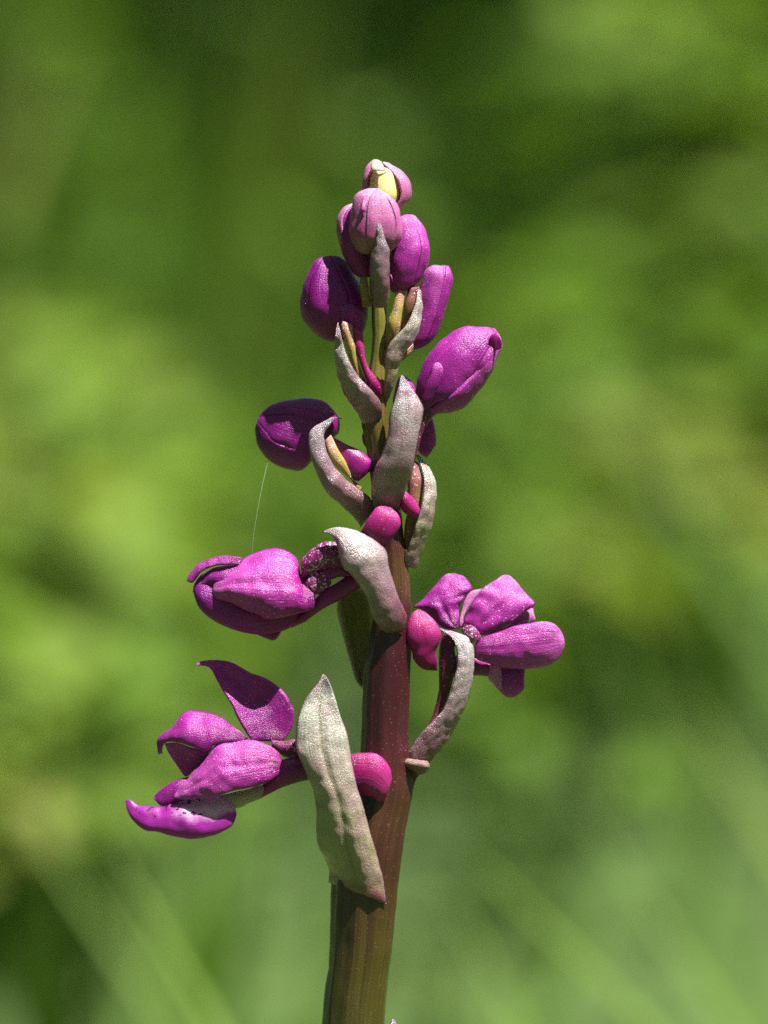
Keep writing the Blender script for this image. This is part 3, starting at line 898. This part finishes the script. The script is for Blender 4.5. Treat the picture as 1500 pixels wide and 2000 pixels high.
# --- flower behind the stem
b = part('flower', 'purple flower hidden behind the stem and the upright bract')
sheet('sepal', 2, [(880, 600), (830, 500), (838, 400), (865, 335)], [(960, 600), (972, 470), (945, 375), (895, 330)], M['petal'], b, d=[-40, -44, -46, -48], bulge=12, thick=3.2, n=26)
sheet('petal', 2, [(930, 640), (955, 720), (985, 775), (1018, 797)], [(1000, 560), (1050, 565), (1078, 670), (1074, 725)], M['petal'], b, d=[-40, -42, -46, -50], bulge=14, thick=3.2, n=26)
sheet('petal', 2, [(690, 620), (664, 630), (652, 670), (662, 712)], [(720, 740), (700, 740), (680, 735), (666, 718)], M['petal_deep'], b, d=[-30, -36, -40, -42], bulge=6, thick=3.2, n=18)
body('ovary', 2, [(730, 850), (742, 760), (775, 680), (830, 600)], [(790, 860), (850, 780), (900, 700), (960, 620)], M['ovary_dark'], b, d=[8, 4, -14, -36], n=20, m=16)
SEED[0] += 1; sheet('bract', 2, [(718, 1075), (708, 1000), (708, 910), (732, 840), (772, 755), (800, 660), (808, 560), (835, 470), (858, 395), (876, 325)],
      [(868, 1085), (893, 1005), (912, 940), (942, 855), (960, 750), (976, 650), (996, 580), (1001, 512), (965, 440), (886, 325)], M['bract'], orchid,
      d=[26, 40, 50, 58, 62, 64, 64, 62, 58, 52], tilt=[2, 4, 6, 4, 0, -4, -6, -4, 0, 0], bulge=[14, 16, 18, 20, 20, 18, 16, 12, 8, 2], thick=4.6, wave=2.0, wfreq=26, keel=[0, 1, 2, 2, 2, 2, 2, 3, 3, 0])

# --- dark flower on the shaded side, with hooked bract
DSHIFT[0] = -76
b = part('flower', 'dark violet rounded flower in shade with a hooked mauve bract')
ML = [(430, 720), (330, 848), (240, 845), (140, 795), (85, 715), (60, 630), (70, 580)]
MR = [(512, 660), (516, 575), (450, 488), (350, 470), (250, 472), (140, 505), (75, 565)]
body('petal', 2, ML, MR, M['petal_deep'], b, d=[16, 14, 10, 6, 2, 0], ratio=0.55)
shell('sepal', 2, ML, MR, M['petal_deep'], b, -110, [76, 72, 66, 64, 70, 80], d=[16, 14, 10, 6, 2, 0], ratio=0.6, off=3)
shell('sepal', 2, ML, MR, M['petal_deep'], b, [70, 66, 60, 58, 64, 72], [112, 118, 122, 124, 118, 108], d=[16, 14, 10, 6, 2, 0], ratio=0.6, off=1.6)
shell('sepal', 2, ML, MR, M['petal_deep'], b, [100, 106, 110, 112, 106, 96], 285, d=[16, 14, 10, 6, 2, 0], ratio=0.6, off=3)
DSHIFT[0] = -14
body('spur', 2, [(470, 700), (520, 790), (560, 870), (590, 912), (635, 926)], [(480, 665), (570, 712), (655, 760), (712, 810), (712, 855)], M['spur_deep'], b, d=[24, 28, 30, 30, 28], ratio=0.55, n=26, m=18)
body('ovary', 2, [(640, 1000), (585, 915), (500, 840), (450, 770), (440, 700)], [(660, 960), (605, 900), (560, 800), (510, 710), (480, 660)], M['ovary_green'], b, d=[30, 36, 42, 44, 38], n=24, m=16, groove=4)
SEED[0] += 1; sheet('bract', 2, [(648, 1182), (600, 1118), (545, 1068), (485, 1015), (435, 950), (395, 870), (365, 780), (352, 680), (372, 628), (440, 585), (490, 564), (540, 566)],
      [(712, 1108), (726, 1062), (690, 1008), (630, 960), (565, 905), (505, 840), (462, 770), (442, 700), (446, 650), (475, 602), (508, 575), (541, 572)], M['bract_mauve'], orchid,
      d=[12, 26, 36, 44, 50, 54, 58, 60, 60, 58, 54, 48], tilt=[6, 6, 2, -4, -10, -14, -16, -14, -10, -8, -4, 0], bulge=[10, 12, 12, 13, 14, 14, 13, 11, 9, 6, 3, 1], thick=4.2, wave=2.4, wfreq=22)

DSHIFT[0] = 0
# --- bract and spur behind on the sunny side
b = part('flower', 'spent ovary with pink spur inside the long pale bract')
body('ovary', 2, [(895, 1300), (885, 1200), (900, 1100), (905, 980), (920, 870), (945, 800)], [(920, 1320), (955, 1200), (985, 1090), (1002, 980), (1002, 900), (975, 820)], M['ovary'], b, d=[0, 2, 4, 4, 0, -6], n=30, m=18, groove=4)
body('spur', 2, [(870, 1010), (875, 1080), (915, 1122), (955, 1132), (978, 1122)], [(880, 970), (915, 985), (955, 1030), (982, 1078), (986, 1105)], M['spur'], b, d=[34, 32, 28, 24, 22], n=22, m=16)
SEED[0] += 1; sheet('bract', 2, [(888, 1400), (900, 1340), (930, 1250), (962, 1150), (988, 1070), (1003, 980), (1003, 900), (985, 835), (955, 775)],
      [(955, 1415), (975, 1380), (1012, 1275), (1052, 1165), (1072, 1060), (1076, 980), (1062, 905), (1030, 835), (965, 768)], M['bract_big'], orchid,
      d=[6, 10, 14, 18, 18, 14, 8, 0, -12], tilt=[-14, -20, -24, -26, -26, -24, -20, -14, 0], bulge=[6, 9, 10, 11, 11, 10, 8, 6, 2], thick=4.2, wave=2.6, wfreq=18)

# --- big flower bud on the shaded side
b = part('flower', 'large magenta flower still folded, held out on a frosted stalk')
sheet('lip', 3, [(720, 640), (640, 750), (540, 785), (420, 790), (300, 760), (200, 715), (120, 640), (76, 545)],
      [(740, 560), (620, 520), (500, 470), (390, 430), (280, 420), (190, 425), (120, 455), (78, 515)], M['petal_deep'], b,
      d=[20, 18, 14, 10, 6, 2, 0, -2], tilt=[-16, -30, -36, -40, -40, -30, -20, -4], bulge=[8, 16, 22, 24, 24, 22, 16, 4], thick=3.2, n=40)
sheet('petal', 3, [(640, 660), (560, 815), (500, 812), (450, 792), (420, 780)], [(660, 640), (575, 720), (540, 720), (500, 720), (430, 740)], M['petal_deep'], b, d=[24, 18, 16, 14, 12], bulge=4, thick=4, n=20, m=9)
sheet('sepal', 3, [(360, 400), (290, 392), (200, 400), (130, 432), (100, 470), (78, 496), (62, 494)],
      [(380, 352), (280, 336), (200, 345), (125, 375), (78, 420), (50, 460), (44, 486)], M['petal'], b, d=[10, 14, 14, 10, 6, 4, 4], tilt=[-10, -14, -16, -16, -14, -8, 0], bulge=[6, 8, 8, 7, 5, 4, 2], thick=3.2, n=34, m=13)
sheet('petal', 3, [(420, 560), (300, 560), (190, 520), (110, 520), (78, 540)], [(420, 400), (320, 392), (220, 400), (150, 440), (95, 500)], M['petal_deep'], b, d=[20, 18, 12, 6, 0], tilt=-8, bulge=[8, 12, 12, 8, 2], thick=3.2, n=28, m=13)
QL = [(790, 640), (690, 672), (600, 694), (500, 700), (400, 664), (300, 614), (225, 590), (190, 560)]
QR = [(760, 440), (700, 450), (672, 352), (605, 302), (510, 300), (410, 334), (310, 396), (200, 490)]
sheet('sepal', 3, QL, QR, M['petal_pale'], b, d=[32, 34, 34, 32, 28, 24, 20, 14], tilt=[-24, -40, -52, -54, -50, -40, -26, -4], bulge=[10, 20, 30, 34, 34, 30, 20, 4], thick=4.2, n=56, m=27, wave=3.2, wfreq=40, keel=[0, 2, 4, 5, 5, 4, 3, 0])
body('ovary', 3, [(985, 440), (900, 412), (800, 430), (740, 460), (700, 470)], [(980, 300), (900, 262), (830, 262), (755, 305), (700, 362)], M['stalk'], b, d=[40, 40, 38, 34, 28], ratio=0.8, n=26, m=20, wave=2.5, wfreq=18)
body('spur', 3, [(1060, 530), (1040, 520), (940, 585), (830, 640), (730, 710), (640, 755)], [(1000, 430), (980, 450), (880, 500), (820, 545), (770, 600), (660, 690)], M['spur_deep'], b, d=[42, 40, 36, 30, 24, 16], ratio=0.8, n=28, m=18)
sheet('petal', 3, [(1000, 470), (930, 462), (860, 480), (800, 500)], [(990, 400), (930, 384), (850, 395), (790, 425)], M['spur_deep'], b, d=[44, 44, 42, 40], bulge=6, thick=4, n=18, m=9)
sheet('petal', 3, [(720, 500), (780, 560), (830, 545), (872, 505)], [(740, 470), (785, 435), (835, 433), (876, 480)], M['stalk'], b, d=[40, 45, 46, 44], bulge=2, thick=3.2, n=18, m=11)
body('spur', 2, [(630, 1235), (648, 1192), (690, 1130), (733, 1075), (775, 1062), (800, 1066)], [(770, 1325), (795, 1290), (850, 1212), (873, 1165), (862, 1110), (815, 1069)], M['spur'], b, d=[48, 56, 60, 60, 56, 50], ratio=0.40, n=34, m=24)
SEED[0] += 1; sheet('bract', 3, [(1195, 792), (1150, 750), (1118, 705), (1098, 650), (1078, 575), (1035, 510), (985, 450), (942, 408), (918, 340), (896, 262), (868, 216), (823, 210)],
      [(1290, 775), (1308, 690), (1285, 630), (1255, 555), (1228, 470), (1206, 400), (1200, 335), (1165, 280), (1095, 232), (1000, 186), (905, 176), (828, 196)], M['bract'], orchid,
      d=[38, 48, 56, 62, 66, 70, 72, 74, 74, 72, 68, 60], tilt=[-4, -8, -10, -12, -14, -16, -18, -18, -16, -14, -8, 0], bulge=[8, 12, 14, 15, 16, 18, 20, 20, 18, 14, 8, 1], thick=4.6, n=60, m=21, wave=1.8, wfreq=24)

# --- bract behind the stem on the shaded side
SEED[0] += 1; sheet('bract', 3, [(1050, 1100), (1014, 1056), (990, 970), (952, 850), (922, 730), (904, 640), (915, 560)],
      [(1130, 1090), (1120, 980), (1125, 850), (1120, 740), (1110, 620), (1080, 540), (1000, 520)], M['bract_back'], orchid,
      d=[-30, -36, -42, -46, -48, -50, -50], tilt=[10, 14, 16, 16, 14, 10, 4], bulge=[-4, -10, -14, -16, -14, -10, -4], thick=4.2, n=40, m=19, wave=2.5, edge_wave=2)

# --- open flower on the sunny side
b = part('flower', 'open magenta flower beyond the stem on the sunny side')
sheet('sepal', 4, [(540, 550), (420, 545), (320, 470), (220, 395), (155, 366), (250, 280), (340, 200), (420, 104), (484, 85)], [(548, 545), (545, 450), (560, 350), (600, 270), (650, 215), (632, 160), (590, 112), (530, 90), (490, 85)], M['petal'], b, d=[-20, -28, -38, -44, -50, -56, -60, -62], tilt=[0, 6, 10, 12, 12, 8, 4, 0], bulge=[2, 8, 12, 14, 13, 10, 7, 1], thick=3.2, n=50, m=23, keel=[0, 2, 4, 4, 3, 2, 1, 0], edge_wave=2.5, wave=4)
sheet('petal', 4, [(548, 540), (548, 450), (565, 360), (605, 275), (650, 235)], [(590, 540), (580, 470), (610, 400), (680, 310), (735, 212)], M['petal_white'], b, d=[-18, -22, -28, -34, -40], bulge=6, thick=4, n=26, m=11)
sheet('sepal', 4, [(690, 605), (610, 545), (578, 480), (620, 380), (680, 290), (745, 208), (850, 142), (928, 108)], [(700, 608), (830, 592), (950, 522), (1050, 442), (1165, 362), (1172, 322), (1100, 245), (1030, 165), (975, 116), (938, 108)], M['petal_pale'], b, d=[-10, -8, -8, -10, -14, -20, -26, -34], tilt=[0, 4, 4, 0, -6, -8, -6, 0], bulge=[2, 9, 13, 14, 13, 10, 6, 1], thick=3.2, n=54, m=25, keel=[0, 2, 4, 4, 3, 2, 1, 0], edge_wave=2.5, wave=4.5)
sheet('petal', 4, [(760, 600), (860, 555), (960, 500), (1060, 430), (1160, 365)], [(780, 620), (880, 590), (1000, 545), (1110, 525), (1182, 480)], M['petal_white'], b, d=[-20, -24, -28, -32, -36], bulge=6, thick=4, n=26, m=11)
sheet('sepal', 4, [(668, 705), (690, 658), (740, 620), (860, 578), (1000, 528), (1130, 500), (1260, 484), (1350, 512), (1405, 575), (1420, 650)], [(669, 715), (690, 795), (790, 842), (900, 874), (1010, 888), (1140, 886), (1290, 858), (1380, 790), (1412, 730), (1420, 664)], M['petal_pale'], b, d=[0, 4, 6, 6, 4, 2, 0, -4, -8], tilt=[0, 0, -4, -8, -10, -10, -8, -4, 0], bulge=[1, 9, 12, 13, 13, 12, 10, 7, 1], thick=3.2, n=54, m=25, keel=[0, .6, .8, .8, .8, .5, .2, 0], edge_wave=1.2, wave=3)
sheet('lip', 4, [(800, 830), (782, 950), (830, 1020), (905, 1098), (965, 1130)], [(1095, 870), (1090, 960), (1085, 1050), (1040, 1106), (985, 1130)], M['petal'], b, d=[-24, -26, -28, -32, -36], tilt=[4, 6, 6, 4, 0], bulge=[8, 12, 14, 8, 2], thick=3.2, n=28, m=17)
sheet('lip', 4, [(800, 850), (788, 940), (840, 1015), (890, 1050)], [(880, 840), (905, 930), (905, 1000), (900, 1052)], M['petal_white'], b, d=[-10, -12, -14, -18], bulge=6, thick=4, n=18, m=11)
body('spur', 4, [(400, 950), (560, 945), (680, 942), (790, 945), (830, 920)], [(420, 790), (560, 770), (680, 760), (800, 820), (840, 860)], M['spur_deep'], b, d=[-30, -28, -26, -24, -22], ratio=0.8, n=20, m=16)
body('column', 4, [(560, 560), (620, 650), (690, 680)], [(600, 510), (680, 530), (730, 610)], M['stalk'], b, d=[-6, 0, 4], ratio=0.7, n=16, m=14)
body('ovary', 4, [(270, 1390), (335, 1230), (365, 1080), (372, 900), (372, 740), (400, 600), (470, 560)], [(340, 1350), (400, 1240), (455, 1120), (495, 980), (520, 840), (510, 700), (580, 600)], M['ovary_dark'], b, d=[-6, -8, -8, -8, -8, -8, -8], ratio=0.8, n=34, m=20, groove=4, wave=2)
body('spur', 4, [(345, 900), (250, 890), (165, 815), (148, 740), (112, 650), (106, 540), (140, 425), (190, 387)], [(360, 900), (358, 830), (350, 740), (384, 655), (390, 580), (345, 490), (275, 418), (215, 386)], M['spur'], b, d=[10, 16, 20, 22, 22, 20, 16, 12], ratio=0.5, n=36, m=22)
body('collar', 4, [(92, 1632), (62, 1668), (80, 1705), (120, 1730)], [(275, 1655), (300, 1700), (275, 1750), (215, 1775)], M['collar'], orchid, d=[18, 18, 16, 14], ratio=0.9, n=10, m=18, wave=2.5, wfreq=14)
SEED[0] += 1; sheet('bract', 4, [(82, 1690), (100, 1610), (170, 1495), (240, 1405), (310, 1330), (400, 1232), (455, 1120), (492, 1000), (515, 900), (528, 800), (522, 715), (490, 640), (430, 585), (372, 548)],
      [(275, 1730), (300, 1670), (372, 1590), (430, 1515), (490, 1415), (556, 1300), (605, 1180), (645, 1055), (664, 950), (671, 860), (670, 745), (645, 665), (590, 605), (376, 540)], M['bract'], orchid,
      d=[2, 8, 12, 14, 16, 17, 18, 18, 18, 17, 15, 12, 8, 0], tilt=[-4, -6, -8, -12, -16, -18, -20, -22, -22, -22, -20, -16, -10, 0], bulge=[12, 14, 14, 13, 12, 12, 12, 12, 12, 11, 10, 8, 5, 1], thick=4.2, n=64, m=19, wave=2.2, wfreq=12)
body('pedestal', 6, [(890, 1330), (920, 1150), (955, 980), (970, 860), (985, 800)], [(985, 1400), (1020, 1240), (1070, 1020), (1115, 910), (1180, 845)], M['pedestal'], orchid, d=[10, 10, 8, 4, 2], ratio=0.8, n=24, m=18)

# --- open flower on the shaded side
b = part('flower', 'lowest open flower with spotted white lip and upswept violet petal')
sheet('sepal', 5, [(1000, 680), (950, 600), (892, 500), (855, 415), (800, 330), (742, 222), (692, 135), (640, 118), (600, 116), (580, 111)], [(1240, 690), (1305, 590), (1326, 470), (1300, 390), (1225, 292), (1120, 215), (1000, 168), (860, 92), (760, 76), (680, 74), (620, 84), (581, 107)], M['petal'], b, d=[24, 22, 18, 14, 10, 6, 4, 2, 0], tilt=[-6, -14, -18, -20, -18, -14, -10, -4, 0], bulge=[-6, -12, -14, -14, -12, -9, -6, -3, 0], thick=3.2, n=60, m=21, wave=2.5)
sheet('petal', 5, [(940, 690), (830, 700), (720, 720), (660, 765), (560, 730), (470, 696), (395, 688), (350, 702), (335, 745), (338, 775)], [(975, 665), (915, 595), (850, 560), (780, 505), (690, 466), (590, 447), (490, 465), (405, 580), (300, 665), (303, 782)], M['petal'], b, d=[32, 34, 36, 38, 36, 32, 28, 22, 16, 12], tilt=[-6, -24, -36, -44, -46, -42, -36, -24, -12, 0], bulge=[4, 10, 14, 16, 16, 16, 14, 10, 4, 1], thick=3.2, n=54, m=21, wave=2.5)
sheet('petal', 5, [(660, 860), (580, 895), (510, 948), (440, 860), (380, 770), (352, 705)], [(720, 720), (660, 762), (570, 735), (480, 700), (420, 692), (356, 698)], M['petal_pale'], b, d=[34, 34, 32, 28, 24, 18], tilt=[4, 8, 10, 10, 6, 0], bulge=[-4, -8, -8, -6, -3, 0], thick=3.2, n=34, m=15)
sheet('sepal', 5, [(1246, 868), (1238, 900), (1195, 945), (1110, 1000), (1000, 1032), (850, 1062), (740, 1095), (600, 1112), (490, 1120), (415, 1108)], [(1246, 860), (1238, 815), (1190, 750), (1090, 692), (1000, 672), (860, 690), (740, 705), (650, 822), (540, 945), (425, 1090)], M['petal_pale'], b, d=[48, 54, 60, 64, 66, 64, 60, 54, 48], tilt=[0, -12, -22, -28, -30, -28, -22, -12, 0], bulge=[1, 7, 10, 12, 12, 12, 10, 6, 1], thick=4.2, n=60, m=27, wave=2.6, wfreq=30, keel=[0, 1, 2, 2, 2, 2, 1, 0])
sheet('lip', 5, [(540, 1110), (440, 1140), (335, 1172), (285, 1135), (270, 1102)], [(600, 960), (520, 950), (410, 990), (320, 1045), (272, 1092)], M['petal_deep'], b, d=[34, 36, 34, 28, 22], tilt=-10, bulge=[6, 8, 8, 6, 1], thick=3.2, n=28, m=15)
sheet('lip', 5, [(884, 1160), (830, 1108), (740, 1090), (600, 1105), (480, 1115), (400, 1140), (330, 1174), (220, 1176), (150, 1166), (100, 1126), (62, 1126)], [(890, 1230), (860, 1310), (790, 1360), (700, 1396), (560, 1418), (430, 1402), (300, 1365), (205, 1353), (130, 1295), (75, 1215), (54, 1138)], M['lip'], b, d=[44, 48, 50, 50, 48, 46, 42, 38, 32, 26, 22], tilt=[6, 16, 20, 22, 22, 20, 16, 12, 8, 4, 0], bulge=[2, 8, 12, 14, 14, 14, 12, 10, 8, 4, 1], thick=4.2, n=60, m=23, wave=3, wfreq=36)
body('column', 5, [(1080, 1115), (1000, 1150), (930, 1180), (890, 1182), (800, 1130), (740, 1100)], [(1110, 1015), (1040, 1020), (960, 1040), (900, 1055), (820, 1075), (760, 1088)], M['cream'], b, d=[46, 46, 44, 42, 40, 38], ratio=0.5, n=26, m=16)
body('spur', 5, [(1560, 960), (1430, 980), (1300, 1012), (1200, 1050), (1110, 1095), (1050, 1130)], [(1560, 830), (1380, 815), (1280, 810), (1220, 840), (1130, 960), (1080, 1020)], M['spur_deep'], b, d=[50, 48, 46, 46, 44, 42], ratio=0.55, n=26, m=18)
body('ovary', 5, [(1600, 900), (1430, 850), (1340, 822), (1250, 800), (1160, 740)], [(1600, 760), (1450, 690), (1335, 672), (1250, 680), (1150, 670)], M['ovary_dark'], b, d=[34, 34, 32, 30, 28], ratio=0.8, n=24, m=18, wave=2.5, wfreq=20)
body('spur', 6, [(520, 1060), (600, 1050), (690, 1048), (760, 1072), (805, 1098), (850, 1086)], [(520, 740), (590, 730), (690, 718), (790, 735), (880, 830), (902, 930)], M['spur'], b, d=[56, 58, 60, 62, 60, 56], ratio=0.42, n=32, m=24)
SEED[0] += 1; sheet('bract', 6, [(405, 1735), (408, 1640), (372, 1535), (322, 1435), (308, 1300), (312, 1150), (282, 1005), (232, 890), (182, 775), (150, 655), (150, 560), (166, 450), (202, 350), (252, 268), (322, 180), (360, 108)],
      [(862, 1905), (842, 1750), (805, 1580), (752, 1400), (702, 1220), (662, 1085), (622, 955), (592, 805), (572, 665), (545, 548), (502, 440), (472, 340), (452, 270), (432, 205), (405, 145), (368, 108)], M['bract_big'], orchid,
      d=[27, 36, 50, 62, 71, 78, 82, 86, 88, 88, 86, 84, 82, 78, 74, 68], tilt=[50, 44, 30, 16, 6, 0, -2, -4, -4, -2, 0, 0, 0, 0, 0, 0], bulge=[39, 37, 31, 27, 25, 22, 20, 18, 16, 14, 12, 8, 2, -4, -6, -1], thick=5, n=80, m=27, wave=2.2, wfreq=30,
      keel=[1, 3, 4, 5, 5, 5, 4, 4, 4, 4, 4, 3, 2, 0, 0, 0], edge_wave=2)

# small sheath leaf whose tip just reaches into the picture low beside the stem
sheet('leaf', 0, [(690, 3000), (700, 2500), (735, 2150), (758, 2020), (764, 1992)], [(780, 3000), (800, 2500), (800, 2150), (785, 2020), (770, 1990)], M['bract_mauve'], orchid, d=[30, 50, 60, 56, 50], bulge=[24, 30, 20, 8, 1], thick=4.6, n=40, m=13)

# basal rosette leaves, below the picture
lm = tissue('rosette_leaf', [(0.0, (0.14, 0.20, 0.05)), (0.5, (0.08, 0.17, 0.03)), (1.0, (0.09, 0.18, 0.03))], vein=0.2, vein_col=(0.04, 0.09, 0.015), mottle=None, sss_r=(.4, .8, .2))
for k in range(5):
    a = 0.5 + k * 1.256
    n_, m_ = 18, 9
    g = np.zeros((n_, m_, 3))
    Lh = 0.085 + 0.012 * math.sin(k * 2.1)
    for i in range(n_):
        s = i / (n_ - 1)
        w = 0.0125 * math.sin(math.pi * min(1, 0.08 + 0.92 * s)) ** 0.8 + 0.0008
        for j in range(m_):
            u = j / (m_ - 1) * 2 - 1
            rad = 0.002 + Lh * s
            side = w * u
            zz = 0.006 + 0.05 * s * (1.25 - s) + 0.006 * u * u
            g[i, j] = BASE + np.array([math.cos(a) * rad - math.sin(a) * side, math.sin(a) * rad + math.cos(a) * side, zz])
    uv = np.stack(np.meshgrid(np.linspace(0, 1, m_), np.linspace(0, 1, n_)), -1)
    thicken('leaf', g, uv, 10.0, lm, orchid)

# ------------------------------------------------------------------ threads of spider silk between the buds
sm, nt = new_mat('silk')
p = node(nt, 'ShaderNodeBsdfPrincipled')
p.inputs['Base Color'].default_value = (0.6, 0.62, 0.58, 1)
p.inputs['Roughness'].default_value = 0.3
p.inputs['Alpha'].default_value = 0.3
nt.links.new(p.outputs[0], node(nt, 'ShaderNodeOutputMaterial').inputs[0])
def silk(pts, label):
    pts = curve(np.array([P(*q) for q in pts]), 14)
    V, F = [], []
    for q in pts:
        for k in range(4):
            a = k * math.pi / 2
            V.append(tuple(q + (RGT * math.cos(a) + FWD * math.sin(a)) * 1.3e-5))
    for i in range(len(pts) - 1):
        for k in range(4):
            F.append((i * 4 + k, i * 4 + (k + 1) % 4, i * 4 + 4 + (k + 1) % 4, i * 4 + 4 + k))
    me = bpy.data.meshes.new('spider_thread')
    me.from_pydata(V, [], F)
    me.materials.append(sm)
    o = bpy.data.objects.new('spider_thread', me)
    COL.objects.link(o)
    o['label'] = label
    o['category'] = 'spider thread'
silk([(522, 905, -42), (508, 970, 0), (496, 1040, 20), (492, 1085, 20)], 'fine spider thread hanging from the dark violet flower to the folded flower')
silk([(660, 425, 10), (655, 465, 5), (656, 506, -15)], 'fine spider thread beside the purple bud tucked behind the rosy bud')
